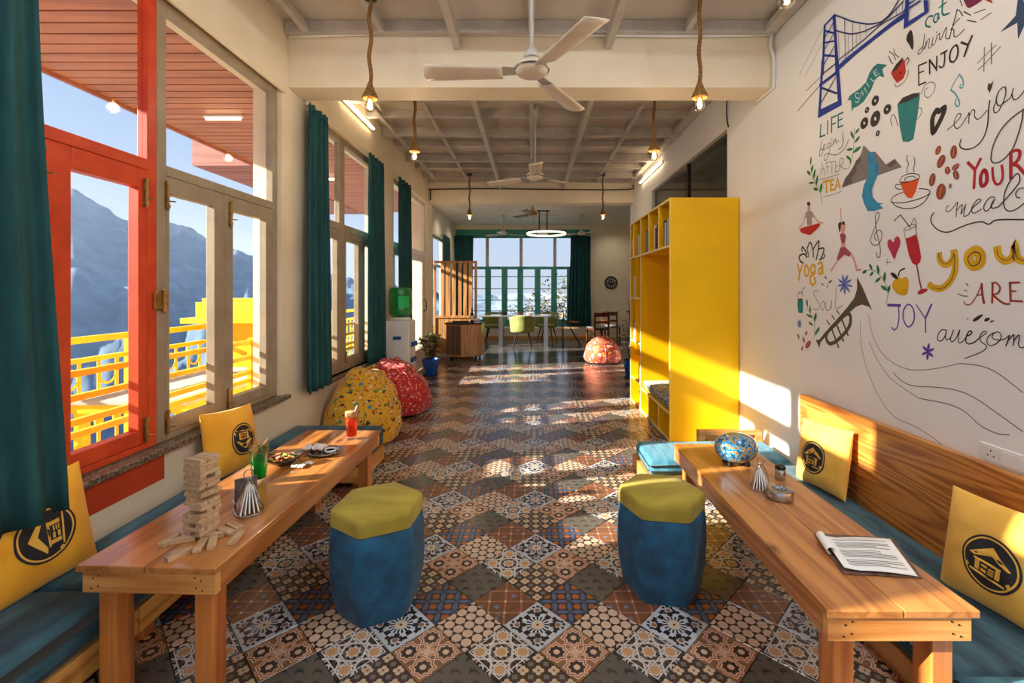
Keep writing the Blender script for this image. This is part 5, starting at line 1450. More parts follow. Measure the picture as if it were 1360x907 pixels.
# ------------------------------------------------------------------ slatted screen and counter
SY = 9.75
t = thing('slatted_screen', 'tall wooden slatted room divider before the dining room', 'screen', (-1.6, SY, 0))
xl, xr = (576-X0)/F*SY, (633.5-X0)/F*SY
for x in (xl, xr-.05): MB().box(x, x+.05, SY-.03, SY+.03, 0, 2.02).build('post', M['slat'], t, world=True, bevel=.003)
MB().box(xl+.05, xr-.05, SY-.03, SY+.03, 1.975, 2.02).build('top_rail', M['slat'], t, world=True, bevel=.003)
MB().box(xl+.05, xr-.05, SY-.03, SY+.03, .80, .85).build('mid_rail', M['slat'], t, world=True, bevel=.003)
for x in (588, 595, 603, 611, 618, 625):
    X = (x-X0)/F*SY; w_ = .075 if x != 595 else .10
    MB().box(X-w_/2, X+w_/2, SY-.02, SY+.02, .85, 1.975).build('slat', M['slat'], t, world=True, bevel=.003)
for k in range(6):
    a = xl+.05+(xr-xl-.10)*k/6; MB().box(a+.002, a+(xr-xl-.10)/6-.002, SY-.015, SY+.015, .04, .80).build('board', M['slat'], t, world=True, bevel=.003)
CT = thing('counter', 'angular wooden serving counter on castors before the slatted screen', 'counter', (-1.33, 9.3, 0), 0)
poly = [(-.40, -.10), (-.08, -.22), (.30, -.06), (.34, .24), (-.40, .26)]
MB().prism(poly, .06, .70).build('body', M['lightwood'], CT)
MB().prism([(p[0]*1.06, p[1]*1.1) for p in poly], .702, .73).build('top', M['blackm'], CT, bevel=.004)
d = Vector((.32, -.12, 0)); nrm = Vector((-.12, -.32, 0)).normalized()
A_ = Vector((-.40, -.10, 0))+nrm*.001
MB().prism([(A_.x+d.x*.03, A_.y+d.y*.03), (A_.x+d.x*.03+nrm.x*.012, A_.y+d.y*.03+nrm.y*.012), (A_.x+d.x*.97+nrm.x*.012, A_.y+d.y*.97+nrm.y*.012), (A_.x+d.x*.97, A_.y+d.y*.97)], .09, .68).build('front_panel', M['greywood'], CT)
for (x, y) in ((-.3, -.02), (.2, -.02), (.25, .18), (-.33, .18)):
    MB().lathe([(.03, -.018), (.03, .018)], 14, (x, y, .031), Matrix.Rotation(PI/2, 3, 'X')).build('castor', M['black'], CT, smooth=True)
    MB().box(x-.02, x+.02, y-.02, y+.02, .045, .06).build('castor_plate', M['blackm'], CT)
M['bottle_d'] = paint('dark_bottle_glass', lin(26, 34, 44), lin(18, 24, 32), 6, .1, 0, spec=.7)
t = thing('bottle', 'dark bottle standing on the serving counter', 'bottle', (-1.22, 9.32, .731))
MB().lathe([(.036, 0), (.038, .01), (.038, .17), (.015, .22), (.014, .29), (.016, .30), (0, .30)], 20).build('body', M['bottle_d'], t, smooth=True)
MB().lathe([(.0385, .05), (.0385, .14)], 20).build('label', M['paper'], t, smooth=True)
t = thing('napkin_pack', 'small blue and white pack on the serving counter', 'pack', (-1.10, 9.2, .731), .4)
MB().box(-.05, .05, -.04, .04, 0, .09).build('box', M['white'], t, bevel=.006); MB().box(-.052, .052, -.042, .042, .03, .05).build('band', M['blue_pl'], t, bevel=.004)
t = thing('tray', 'black tray lying on the serving counter', 'tray', (-1.45, 9.32, .731), .1)
MB().box(-.16, .16, -.10, .10, 0, .008).build('base', M['black'], t); 
for s in (-1, 1):
    MB().box(-.16, .16, s*.10-.006, s*.10+.006, .008, .03).build('rim', M['black'], t); MB().box(s*.16-.006, s*.16+.006, -.094, .094, .008, .03).build('rim', M['black'], t)

# ------------------------------------------------------------------ dining room furniture
M['green_vel'] = paint('olive_green_velvet', lin(150, 158, 78), lin(122, 130, 56), 5, .8, .1, sheen=.4)
M['table_top'] = paint('glossy_grey_tabletop', lin(150, 146, 140), lin(130, 126, 120), 3, .12, .01)
M['grey_seat'] = paint('grey_seat_fabric', lin(150, 150, 156), lin(128, 128, 134), 14, .8, .1)
DX0, DX1, DY0, DY1 = -1.33, .62, 11.25, 12.05
t = thing('dining_table', 'long grey dining table on polished steel legs in the far room', 'table', ((DX0+DX1)/2, 11.65, 0))
MB().box(DX0, DX1, DY0, DY1, .735, .765).build('top', M['table_top'], t, world=True, bevel=.004)
for x in (-.77, .36):
    mb = MB(); mb.box(x-.05, x+.05, DY0+.08, DY0+.16, 0, .734); mb.box(x-.05, x+.05, DY1-.16, DY1-.08, 0, .734); mb.box(x-.05, x+.05, DY0+.16, DY1-.16, 0, .05)
    mb.build('leg', M['chrome'], t, world=True, bevel=.004)
def tub_chair(label, x, y, rz):
    t = thing('tub_chair', label, 'chair', (x, y, 0), rz, group='green velvet tub chairs')
    MB().lathe([(.0, .38), (.22, .38), (.25, .40), (.25, .45), (.22, .475), (0, .48)], 28).build('seat', M['green_vel'], t, smooth=True)
    def sh(u, v):
        a = math.radians(-205+230*u); top = .80-.16*abs(2*u-1)**2
        r = .265+.03*v; return (r*math.cos(a), r*math.sin(a), .40+(top-.40)*v)
    MB().sheet(sh, 32, 8).build('backrest', M['green_vel'], t, smooth='all', solid=.045)
    for sx in (-1, 1):
        for sy in (-1, 1): MB().tube([(sx*.14, sy*.14, .385), (sx*.22, sy*.22, 0)], [.018, .010], 8).build('leg', M['blackm'], t, smooth=True)
tub_chair('green velvet tub chair with its back to the viewer at the dining table', -.22, 10.98, 0)
tub_chair('green velvet tub chair at the left end of the dining table', -1.02, 12.3, PI)
tub_chair('green velvet tub chair half hidden behind the dining table right end', .42, 12.35, PI*.9)
def wood_chair(label, x, y, rz):
    t = thing('wooden_chair', label, 'chair', (x, y, 0), rz, group='dark wooden dining chairs')
    MB().box(-.21, .21, -.2, .2, .43, .455).build('seat_frame', M['darkwood'], t, bevel=.004)
    soft_box(-.20, .20, -.19, .19, .456, .495, .015).build('seat_pad', M['grey_seat'], t, smooth='all')
    for sx in (-1, 1):
        MB().box(sx*.19-.02, sx*.19+.02, -.2, -.16, 0, .43).build('leg', M['darkwood'], t, bevel=.003)
        MB().bar((sx*.19, .18, 0), (sx*.19, .23, .86), .04, .04).build('leg', M['darkwood'], t, bevel=.003)
    for (z, h) in ((.80, .10), (.62, .05)): MB().box(-.169, .169, .205, .23, z-h/2, z+h/2).build('back_slat', M['darkwood'], t, bevel=.003)
    return t
wood_chair('dark wooden chair with grey seat right of the dining window', 1.62, 11.2, math.radians(200))
wood_chair('dark wooden chair half hidden behind the nearer wooden chair', 2.05, 11.75, math.radians(160))
t = thing('side_chair', 'slim black metal side chair with pale seat under the right curtain', 'chair', (.98, 11.5, 0), math.radians(90))
MB().box(-.21, .21, -.2, .2, .44, .465).build('seat', M['lightwood'], t, bevel=.004)
for sx in (-1, 1):
    MB().tube([(sx*.2, .19, 0), (sx*.2, .19, .86)], .013, 8).build('leg', M['blackm'], t, smooth=True)
    MB().tube([(sx*.2, .16, .60), (sx*.2, -.2, .0)] if False else [(sx*.2, .1, .60), (sx*.2, -.26, .0)], .013, 8).build('leg', M['blackm'], t, smooth=True)
    MB().bar((sx*.21, .2, .62), (sx*.21, -.2, .60), .04, .02).build('armrest', M['darkwood'], t, bevel=.003)
MB().box(-.2, .2, .18, .20, .66, .84).build('backrest', M['lightwood'], t, bevel=.004)
def crock(name, label, x, y, z, col, r=.05, h=.03):
    t = thing(name, label, 'plate', (x, y, z), group='crockery on the dining table')
    MB().lathe([(r*.5, 0), (r, h), (r*.96, h), (r*.45, .006), (0, .006)], 20).build('dish', col, t, smooth=True)
    MB().lathe([(r*.45, -.0), (r*.5, .001), (r*.45, .004)], 20).build('foot_ring', col, t, smooth=True)
crock('bowl', 'dark bowl on the left of the dining table', -.72, 11.6, .766, M['black'], .11, .07)
crock('bowl', 'red bowl in the middle of the dining table', -.28, 11.7, .766, bmats[3], .10, .05)
crock('bowl', 'white bowl on the dining table above the tub chair', -.05, 11.6, .766, M['white'], .11, .05)
# service desk behind the far plant
t = thing('service_desk', 'dark mosaic fronted service desk at the far right', 'desk', (2.6, 10.2, 0))
MB().box(2.35, 3.3, 10.4, 11.0, 0, .86).build('body', paint('black_white_mosaic', lin(60, 54, 50), lin(200, 190, 176), 30, .4, .05, lo=.48, hi=.54), t, world=True)
MB().box(2.3, 3.35, 10.35, 11.05, .861, .90).build('top', M['darkwood'], t, world=True, bevel=.004)
# wall clock
t = thing('wall_clock', 'round black wall clock with pale hour spokes on the far wall', 'clock', ((811.5-X0)/F*BY, BY, H-(375.5-Y0)/F*BY))
Rx = Matrix.Rotation(PI/2, 3, 'X')
MB().lathe([(0, 0), (.19, 0), (.195, .012), (.185, .03), (.16, .022), (0, .020)], 40, (0, -.001, 0), Rx).build('case', M['black'], t, smooth=True, ang=30)
for k in range(12):
    a = PI/6*k; MB().bar((.09*math.cos(a), -.024, .09*math.sin(a)), (.15*math.cos(a), -.024, .15*math.sin(a)), .018, .004, up=(0, 1, 0)).build('hour_mark', M['white'], t)
MB().bar((0, -.028, 0), (.05, -.028, .06), .012, .003, up=(0, 1, 0)).build('hand', M['white'], t)
MB().bar((0, -.031, 0), (-.09, -.031, .05), .009, .003, up=(0, 1, 0)).build('hand', M['white'], t)
# ------------------------------------------------------------------ mural painted on the right wall
INK = {'blue': (20, 52, 150), 'dblue': (26, 40, 110), 'teal': (12, 128, 130), 'tealt': (24, 112, 120), 'black': (38, 33, 32), 'grey': (118, 112, 110), 'lgrey': (150, 142, 138),
       'red': (196, 34, 30), 'crim': (186, 18, 44), 'brown': (150, 64, 30), 'green': (24, 122, 60), 'yel': (230, 178, 16), 'sky': (44, 148, 190), 'mtn': (132, 122, 118), 'mtd': (98, 86, 86),
       'org': (232, 84, 16), 'skin': (226, 164, 148), 'rose': (172, 72, 96), 'shirt': (172, 160, 146), 'horn': (84, 76, 62), 'viol': (92, 66, 170), 'peri': (104, 120, 196), 'pink': (190, 44, 84),
       'plum': (118, 30, 74), 'navy': (40, 66, 100), 'rust': (160, 44, 22), 'white': (236, 232, 226), 'aqua': (110, 176, 190), 'ltxt': (200, 220, 214)}
MI = {k: paint('mural_'+k, lin(*c), None, 20, .6, 0) for k, c in INK.items()}
SCL = 9.0667
def wall_pt(ox, oy, cx, cy, off):
    x, y = ox+cx/SCL, oy+cy/SCL
    Y = F*WR/(x-X0)
    return Vector((WR-off, Y, H-(y-Y0)*Y/F))
def pts_of(s): 
    a = [float(q) for q in s.replace(',', ' ').split()]
    return list(zip(a[::2], a[1::2]))
LAY = [0]
def mural(name, label, items):
    """items: (kind, colour, origin, width_px, 'x y x y ...'); kinds L polyline, S smooth line, C closed smooth line, F filled polygon, G filled smooth outline"""
    mb = MB(); mats = []; off0 = .0006
    for n, (kd, col, org, w_, s) in enumerate(items):
        if col not in mats: mats.append(col)
        mb.cur = mats.index(col); off = off0+.00025*n
        P_ = [wall_pt(org[0], org[1], x, y, off) for x, y in pts_of(s)]
        if kd in 'SC': P_ = spline(P_, 5, kd == 'C')
        if kd == 'G': P_ = spline(P_, 5, True)
        if kd in 'FG':
            q = [Vector((p.y, p.z, 0)) for p in P_]; b = len(mb.v); mb.v += P_
            for t in tessellate_polygon([q]): mb.fa(*[b+i for i in t])
            continue
        hw = w_*.5*(sum(p.y for p in P_)/len(P_))/F*1.1
        b = len(mb.v); L = len(P_); cl = kd == 'C'
        for i, p in enumerate(P_):
            a = P_[(i-1) % L] if (cl or i > 0) else p; c = P_[(i+1) % L] if (cl or i < L-1) else p
            d1, d2 = (p-a), (c-p); d1.x = d2.x = 0
            if d1.length > 1e-7: d1.normalize()
            if d2.length > 1e-7: d2.normalize()
            d = d1+d2
            if d.length < 1e-6: d = d2 if d2.length > 0 else Vector((0, 1, 0))
            d.normalize(); nn = Vector((0, -d.z, d.y)); k = hw
            if d1.length > 0 and d2.length > 0: k = hw/max(.5, abs(nn.dot(Vector((0, -d2.z, d2.y)))))
            if not cl and i == 0: p = p-d*hw*.6
            if not cl and i == L-1: p = p+d*hw*.6
            mb.v += [p+nn*k, p-nn*k]
        for i in range(L if cl else L-1):
            j = (i+1) % L; mb.fa(b+2*i, b+2*j, b+2*j+1, b+2*i+1)
    return mb.build(name, [MI[c] for c in mats], wall_right, world=True, label=label)
o1, o2, o3, o4, o5, o6, o7, o8 = (1060, 0), (1060, 80), (1210, 0), (1210, 90), (1060, 170), (1210, 170), (1050, 260), (1150, 260)
o9, o10, o11, o12, o13, o14 = (1210, 240), (1210, 320), (1050, 340), (1050, 390), (1150, 380), (1210, 400)
mural('painted_bridge', 'blue painted suspension bridge', [
    ('L', 'grey', o1, .6, '300 330 190 560 20 890'), ('L', 'grey', o1, .6, '310 480 200 700 90 907'), ('L', 'dblue', o2, .9, '290 180 100 370'), ('L', 'dblue', o2, 1.1, '270 300 150 430 0 610'),
    ('F', 'blue', o1, 0, '310 300 336 312 312 880 308 907 286 907 292 700'), ('F', 'blue', o2, 0, '284 0 310 0 276 590 480 490 452 0 492 0 505 200 530 540 240 700 250 560'),
    ('F', 'blue', o1, 0, '416 190 452 170 470 480 500 907 452 907 440 500'), ('L', 'blue', o1, 3.0, '320 310 440 185'),
    ('L', 'blue', o1, 2.0, '325 370 440 400'), ('L', 'blue', o1, 2.0, '322 515 450 492'), ('L', 'blue', o1, 2.4, '312 665 460 678'),
    ('L', 'dblue', o1, 1.6, '320 470 425 280'), ('L', 'dblue', o1, 1.4, '310 620 430 410'), ('L', 'dblue', o1, 1.4, '310 790 440 560'), ('L', 'dblue', o1, 1.8, '300 890 460 765'),
    ('L', 'dblue', o2, 2.4, '285 330 475 400'), ('L', 'dblue', o2, 1.4, '285 510 460 200'), ('L', 'blue', o2, 4.0, '270 300 470 150'),
    ('S', 'dblue', o1, 1.6, '440 180 560 220 660 258 850 290 980 272 1040 240 1120 160 1220 0'),
    ('S', 'dblue', o1, 1.6, '460 365 560 395 660 408 780 385 900 335 1000 282 1100 200 1280 10'),
    ('F', 'blue', o1, 0, '490 850 485 800 560 720 760 560 900 450 1100 290 1340 110 1340 180 1120 330 900 500 700 660'),
    ('L', 'dblue', o1, 1.4, '490 725 600 640 800 480 1000 300 1340 105'),
    ('L', 'dblue', o1, .9, '570 230 580 700'), ('L', 'dblue', o1, .9, '665 260 672 640'), ('L', 'grey', o1, .7, '755 280 760 490'), ('L', 'grey', o1, .7, '830 290 832 430'), ('L', 'grey', o1, .8, '495 380 510 700'),
    ('L', 'grey', o1, .7, '620 405 622 650'), ('L', 'grey', o1, .7, '715 400 716 560'), ('L', 'dblue', o1, .8, '1275 20 1275 130'), ('L', 'dblue', o1, .7, '1200 90 1200 180'), ('L', 'dblue', o1, .7, '1120 160 1120 220'),
    ('F', 'blue', o1, 0, '1330 -300 1366 -300 1340 300 1300 345 1290 340'), ('F', 'blue', o3, 0, '170 0 222 0 225 145 0 300 -60 340 -60 285 180 140'),
    ('L', 'blue', o3, 2.2, '-60 120 0 95 130 10'), ('L', 'blue', o3, 1.6, '-40 60 0 40 70 0')])
LW = 'mural_lettering'
mural(LW, 'turquoise word cat', [('S', 'teal', o3, 2.2, '260 195 215 200 180 255 185 310 230 322'), ('C', 'teal', o3, 2.0, '330 170 290 180 272 240 295 270 325 235'), ('S', 'teal', o3, 2.0, '335 160 325 230 345 215'), ('S', 'teal', o3, 2.2, '385 -20 380 90 378 150 400 180 460 160'), ('L', 'teal', o3, 2.0, '340 95 425 30')])
mural(LW, 'black handwritten word drink', [
    ('S', 'black', o3, 1.0, '165 410 150 520 130 620 95 655 85 640 100 600 150 560'), ('S', 'black', o3, 1.0, '130 610 160 580 185 500 190 530 165 590'), ('S', 'grey', o3, 1.0, '185 510 215 470 225 480 210 560 225 580 260 540'), ('S', 'black', o3, 1.0, '270 450 255 540 290 520 320 420'), ('L', 'black', o3, 1.2, '305 390 318 385'),
    ('S', 'black', o3, 1.0, '320 430 350 400 345 460 365 470 420 340 430 350 420 440 445 470 480 420'), ('S', 'black', o3, 1.2, '560 110 530 230 490 370 465 470'), ('S', 'black', o3, 1.0, '480 360 540 270 590 220'), ('S', 'black', o3, 1.0, '490 350 520 360 525 440 570 430 650 350'), ('S', 'black', o3, 1.0, '560 125 590 130 630 190')])
mural(LW, 'black capital word ENJOY', [
    ('L', 'black', o3, 2.0, '92 790 95 1030'), ('L', 'black', o3, 2.0, '92 790 190 750'), ('L', 'black', o3, 1.8, '95 880 155 855'), ('L', 'black', o3, 2.0, '95 1025 180 990'),
    ('L', 'black', o3, 2.0, '225 720 228 890'), ('L', 'black', o3, 2.0, '225 720 310 835'), ('L', 'black', o3, 1.8, '315 675 312 850'), ('L', 'black', o3, 2.2, '365 650 440 610'), ('S', 'black', o3, 1.8, '410 630 410 720 395 795 365 812 345 795'),
    ('C', 'black', o3, 2.2, '545 545 490 600 470 690 490 745 535 730 565 660 570 580'), ('L', 'black', o3, 2.6, '612 510 690 540'), ('L', 'black', o3, 2.4, '742 432 690 550 648 680')])
mural('painted_heart', 'small black heart beside the word drink', [('G', 'black', o1, 0, '1360 360 1320 410 1305 480 1340 540 1375 600 1390 560 1385 430')])
mural('painted_hash', 'grey pencil hash sign', [('L', 'grey', o3, 1.2, '885 570 878 860'), ('L', 'grey', o3, 1.2, '968 515 970 770'), ('L', 'grey', o3, 1.1, '805 760 900 660 1030 540'), ('L', 'grey', o3, 1.1, '810 840 900 760 1080 560')])
mural('painted_cupcake', 'plum shape with squiggles at the upper edge', [('G', 'plum', o3, 0, '640 -60 650 40 690 95 740 80 860 0 880 -60'), ('L', 'black', o3, 1.0, '590 0 620 70'), ('L', 'black', o3, 1.2, '640 140 720 185'), ('L', 'black', o3, 1.0, '760 160 900 110'), ('L', 'black', o3, 1.2, '680 245 790 265'), ('L', 'black', o3, 1.0, '840 240 970 155'), ('F', 'rust', o3, 0, '900 0 960 -20 990 45')])
mural('painted_star', 'large navy painted star', [('F', 'navy', o3, 0, '1290 -120 1285 10 1260 190 1075 390 1280 275 1290 475 1365 310 1480 420 1420 230 1500 120 1380 60')])
mural('painted_ribbon', 'teal ribbon reading SMILE', [
    ('F', 'teal', o2, 0, '590 500 620 430 665 395 740 345 820 260 860 150 910 75 960 40 1075 55 1015 110 1040 205 980 190 930 230 880 360 790 500 720 555 670 575 648 620 640 485 610 480'),
    ('S', 'ltxt', o2, 1.2, '735 400 695 400 700 450 735 460 725 505 690 500'), ('L', 'ltxt', o2, 1.2, '745 450 770 370 785 420 805 330 830 390'), ('L', 'ltxt', o2, 1.2, '825 270 855 320'), ('L', 'ltxt', o2, 1.2, '875 220 910 255 950 225'), ('L', 'ltxt', o2, 1.2, '950 110 910 140 940 190 985 160'), ('L', 'ltxt', o2, 1.1, '925 165 960 140')])
mural('painted_cup', 'red steaming cup', [('F', 'red', o2, 0, '1118 155 1160 90 1260 -20 1285 10 1300 140 1270 220 1195 275 1150 220'), ('F', 'black', o2, 0, '1120 150 1180 50 1265 -40 1255 20 1190 110'), ('F', 'black', o2, 0, '1215 150 1240 125 1245 155 1222 172'),
    ('S', 'black', o1, 1.2, '1290 740 1320 695 1335 730 1310 780'), ('S', 'grey', o2, 1.0, '1330 120 1320 190 1270 270 1190 320 1165 280'), ('S', 'black', o1, .9, '1100 620 1140 650 1160 680 1180 720'), ('S', 'black', o1, .9, '1160 590 1170 650 1220 690'), ('S', 'black', o1, .9, '1095 680 1120 740 1150 770')])
mural('painted_cup', 'tall teal drinking cup', [('F', 'teal', o2, 0, '1195 530 1360 470 1470 410 1440 660 1390 950 1330 985 1260 980 1225 800'), ('F', 'black', o2, 0, '1195 535 1260 450 1380 400 1475 390 1440 440 1300 505'), ('S', 'black', o2, .9, '1135 790 1115 720 1135 660 1170 680 1205 790')])
mural('painted_swirl', 'pencil swirls beside the teal cup', [('S', 'grey', o4, 1.0, '120 315 170 210 240 172 290 200 275 290 210 360 165 330 165 270 205 240'), ('S', 'grey', o4, 1.0, '80 500 110 480 130 510 115 570 60 640')])
mural('painted_ring', 'brown ringed dots', [x for (cx, cy, rx, ry) in ((930, 487, 42, 65), (832, 600, 25, 40), (800, 757, 45, 72), (934, 703, 55, 98), (1078, 590, 42, 62), (965, 880, 22, 36)) for x in (
    ('G', 'black', o2, 0, ' '.join('%.0f %.0f' % (cx+rx*math.cos(a*PI/5)+ry*.25*math.sin(a*PI/5)*-1, cy+ry*math.sin(a*PI/5)) for a in range(10))), ('G', 'white', o2, 0, ' '.join('%.0f %.0f' % (cx+rx*.26*math.cos(a*PI/4), cy+ry*.24*math.sin(a*PI/4)) for a in range(8))))])
mural('painted_note', 'blue music note', [('S', 'aqua', o4, 1.6, '480 265 520 180 580 80'), ('S', 'aqua', o4, 1.8, '580 80 620 130 632 200 615 245 590 230 605 200'), ('S', 'aqua', o4, 2.0, '480 265 540 320 580 400 580 450 555 465 535 430 545 380')])
mural('painted_heart', 'chocolate lace heart', [('C', 'black', o4, 6.4, '305 515 262 600 257 690 268 780 325 690 385 565 402 480 340 525')])
mural(LW, 'long handwritten word enjoy', [('S', 'black', o4, 1.2, '435 750 520 680 590 600 600 560 570 555 530 620 520 690 550 730 600 700 680 580 700 545 695 670'), ('S', 'black', o4, 1.2, '695 600 740 510 770 520 765 580 800 620 850 590 920 510'),
    ('S', 'black', o4, 1.6, '950 395 935 520 925 680 890 810 830 905 740 970 640 980 590 940 605 860'), ('F', 'black', o4, 0, '922 250 935 180 960 200 998 150 975 240 948 305'),
    ('C', 'black', o4, 1.4, '1130 230 1070 270 1030 370 1050 450 1100 440 1140 330 1145 260'), ('S', 'black', o4, 1.2, '1030 400 1000 480 1010 540 1060 520 1100 440 1190 370 1220 310 1235 250'), ('S', 'black', o4, 1.2, '1220 310 1240 380 1290 370 1350 300 1400 230'),
    ('S', 'black', o4, 1.4, '1420 480 1350 510 1200 620 1080 760 1000 920 970 1060 980 1130 1030 1145 1110 1110 1220 990 1290 820 1340 640 1355 500')])
mural(LW, 'teal capital word LIFE', [('L', 'tealt', o2, 2.2, '275 775 265 925 325 900'), ('L', 'tealt', o2, 2.0, '360 730 355 890'), ('L', 'tealt', o2, 2.0, '405 685 405 870'), ('L', 'tealt', o2, 2.0, '405 695 465 665'), ('L', 'tealt', o2, 1.8, '405 775 455 755'), ('L', 'tealt', o2, 2.0, '485 650 485 810 542 785'), ('L', 'tealt', o2, 2.0, '485 655 545 628'), ('L', 'tealt', o2, 1.8, '485 730 535 705')])
mural(LW, 'grey handwritten word begins', [('S', 'grey', o5, 1.0, '295 140 270 230 258 335 285 320 300 270 280 250 262 285'), ('S', 'grey', o5, 1.0, '305 245 325 225 322 195 305 215 308 265 345 245'), ('S', 'grey', o5, 1.0, '385 180 355 200 360 245 385 215 375 310 340 385 315 380 320 330 370 300'), ('S', 'grey', o5, 1.0, '400 165 400 215 425 195'), ('L', 'grey', o5, 1.0, '402 140 404 132'), ('S', 'grey', o5, 1.0, '430 135 432 195 455 130 462 180 490 150'), ('S', 'black', o5, 1.0, '545 60 540 120 550 150 530 220 490 260'), ('S', 'grey', o5, 1.0, '370 310 450 325 520 290 580 220 610 140')])
mural(LW, 'pencilled capital word AFTER', [('L', 'lgrey', o5, .9, '275 560 290 420 325 555'), ('L', 'lgrey', o5, .9, '280 500 315 490'), ('L', 'lgrey', o5, .9, '345 415 350 545'), ('L', 'lgrey', o5, .9, '330 420 385 405'), ('L', 'lgrey', o5, .9, '345 475 380 465'), ('L', 'lgrey', o5, .9, '410 410 410 540'), ('L', 'lgrey', o5, .9, '390 415 440 400'), ('L', 'lgrey', o5, .9, '455 395 455 530 490 520'), ('L', 'lgrey', o5, .9, '455 460 485 450'), ('S', 'lgrey', o5, .9, '505 515 508 380 550 370 545 430 510 455 560 490 600 485')])
mural(LW, 'yellow capital word TEA', [('L', 'yel', o5, 2.8, '305 650 375 635'), ('L', 'yel', o5, 2.8, '342 645 342 775'), ('L', 'yel', o5, 2.8, '395 625 395 750 440 740'), ('L', 'yel', o5, 2.4, '395 630 430 620'), ('L', 'yel', o5, 2.4, '395 690 430 680'), ('L', 'yel', o5, 2.6, '450 740 478 605 505 725'), ('L', 'yel', o5, 2.2, '460 700 498 690'), ('L', 'lgrey', o5, .8, '270 620 390 590 500 555'), ('L', 'lgrey', o5, .8, '310 830 420 800 520 765')])
def lf(x, y, dx, dy, w_):
    nx, ny = -dy, dx; L = math.hypot(dx, dy); nx, ny = nx/L*w_, ny/L*w_
    return '%.0f %.0f %.0f %.0f %.0f %.0f %.0f %.0f' % (x, y, x+dx*.5+nx, y+dy*.5+ny, x+dx, y+dy, x+dx*.5-nx, y+dy*.5-ny)
def sprig(label, org, stem, leaves):
    mural('painted_sprig', label, [('S', 'lgrey', org, .9, stem)]+[('G', 'green', org, 0, lf(*q)) for q in leaves])
sprig('green leafy sprig beside the word AFTER', o5, '680 0 672 200 660 320 640 400 610 490', [(670, 130, -35, -95, 17), (690, 70, 50, -70, 14), (685, 180, 60, -85, 15), (665, 250, -80, 15, 18), (665, 300, 95, -80, 20), (635, 385, -50, -55, 16), (630, 430, 5, -70, 9)])
sprig('green leafy sprig beside the word TEA', o5, '290 907 270 790 220 690 180 590 155 480', [(152, 450, 5, -110, 10), (160, 540, 20, -100, 13), (150, 570, -38, -60, 18), (188, 620, 20, -130, 13), (220, 700, 18, -135, 13), (200, 655, -70, 10, 13), (245, 745, -60, -20, 20), (270, 780, 20, -120, 14)])
mural('painted_mountain', 'grey mountain with a blue river', [('F', 'mtn', o5, 0, '525 720 580 600 680 440 755 320 790 205 870 290 930 285 1060 440 1165 370 1250 470 960 570 830 615'), ('F', 'mtd', o5, 0, '525 720 570 600 650 510 700 390 760 350 750 410 700 460 710 520 650 600 650 665'), ('F', 'mtd', o5, 0, '1060 445 1165 370 1185 420 1110 475'),
    ('F', 'sky', o5, 0, '840 280 900 300 920 290 925 350 975 460 965 560 930 640 895 740 900 830 960 900 1030 965 1160 925 1050 960 920 1000 840 1000 800 920 770 820 790 700 850 560 845 440'), ('F', 'sky', o7, 0, '860 0 985 0 1040 80 1130 95 1040 115 980 140 930 120 890 70'), ('L', 'dblue', o5, 1.0, '860 360 875 410'), ('L', 'dblue', o5, 1.0, '950 430 945 540'), ('L', 'dblue', o5, .9, '880 680 870 770')])
mural('painted_cup', 'orange steaming cup on a saucer', [('F', 'org', o5, 0, '1225 650 1360 635 1460 600 1420 760 1375 845 1320 840 1280 790'), ('C', 'black', o5, 1.0, '1230 650 1250 590 1340 550 1450 560 1460 600 1400 630 1300 655'), ('S', 'black', o5, 1.0, '1235 680 1185 680 1175 710 1200 735 1255 735'), ('S', 'black', o5, 1.1, '1270 770 1160 820 1125 870 1140 895 1250 900 1400 870 1540 820 1590 775 1560 740 1460 730'), ('S', 'black', o5, 1.1, '1130 885 1180 940 1300 970 1430 950 1530 880 1590 790'), ('S', 'grey', o5, 1.0, '1320 330 1310 380 1335 430 1315 480 1315 540'), ('S', 'grey', o6, 1.0, '40 350 48 430 30 480 42 530'), ('S', 'black', o5, .9, '1290 630 1300 600 1380 580 1420 600')])
def bean(cx, cy, rx, ry, rot, org=o6, col='brown'):
    c, s = math.cos(rot), math.sin(rot); q = []
    for a in range(10):
        x, y = rx*math.cos(a*PI/5), ry*math.sin(a*PI/5); q.append('%.0f %.0f' % (cx+x*c-y*s, cy+x*s+y*c))
    return [('G', col, org, 0, ' '.join(q)), ('L', 'skin', org, .8, '%.0f %.0f %.0f %.0f' % (cx+ry*.6*s, cy-ry*.6*c, cx-ry*.6*s, cy+ry*.6*c))]
mural('painted_coffee_beans', 'scattered brown coffee beans', sum([bean(*q) for q in ((328, 268, 30, 60, .4), (516, 290, 40, 82, .12), (365, 402, 40, 85, .4), (443, 510, 32, 46, .1), (543, 467, 28, 55, .9), (547, 565, 34, 58, -.2), (262, 623, 34, 80, .2), (366, 765, 52, 98, .2), (480, 698, 14, 32, .1))], []))
mural('painted_coffee_beans', 'small brown beans below the blue flower', sum([bean(*q, org=o12) for q in ((95, 515, 10, 34, -.2), (190, 477, 14, 26, .3), (160, 555, 12, 36, -.15), (213, 613, 24, 50, .5), (143, 660, 10, 26, .2))], []))
mural(LW, 'red word YOUR', [('L', 'crim', o6, 3.8, '685 415 770 500'), ('L', 'crim', o6, 3.4, '838 370 770 510 758 725'), ('C', 'crim', o6, 4.6, '875 510 840 590 845 680 880 695 915 640 910 540'), ('S', 'crim', o6, 3.0, '985 480 990 590 1020 670 1070 670 1105 600 1105 520 1095 450'), ('L', 'crim', o6, 4.0, '1205 290 1205 610'), ('S', 'crim', o6, 3.8, '1205 300 1260 270 1310 280 1310 340 1280 400 1225 440'), ('L', 'crim', o6, 3.8, '1225 435 1290 455 1420 600')])
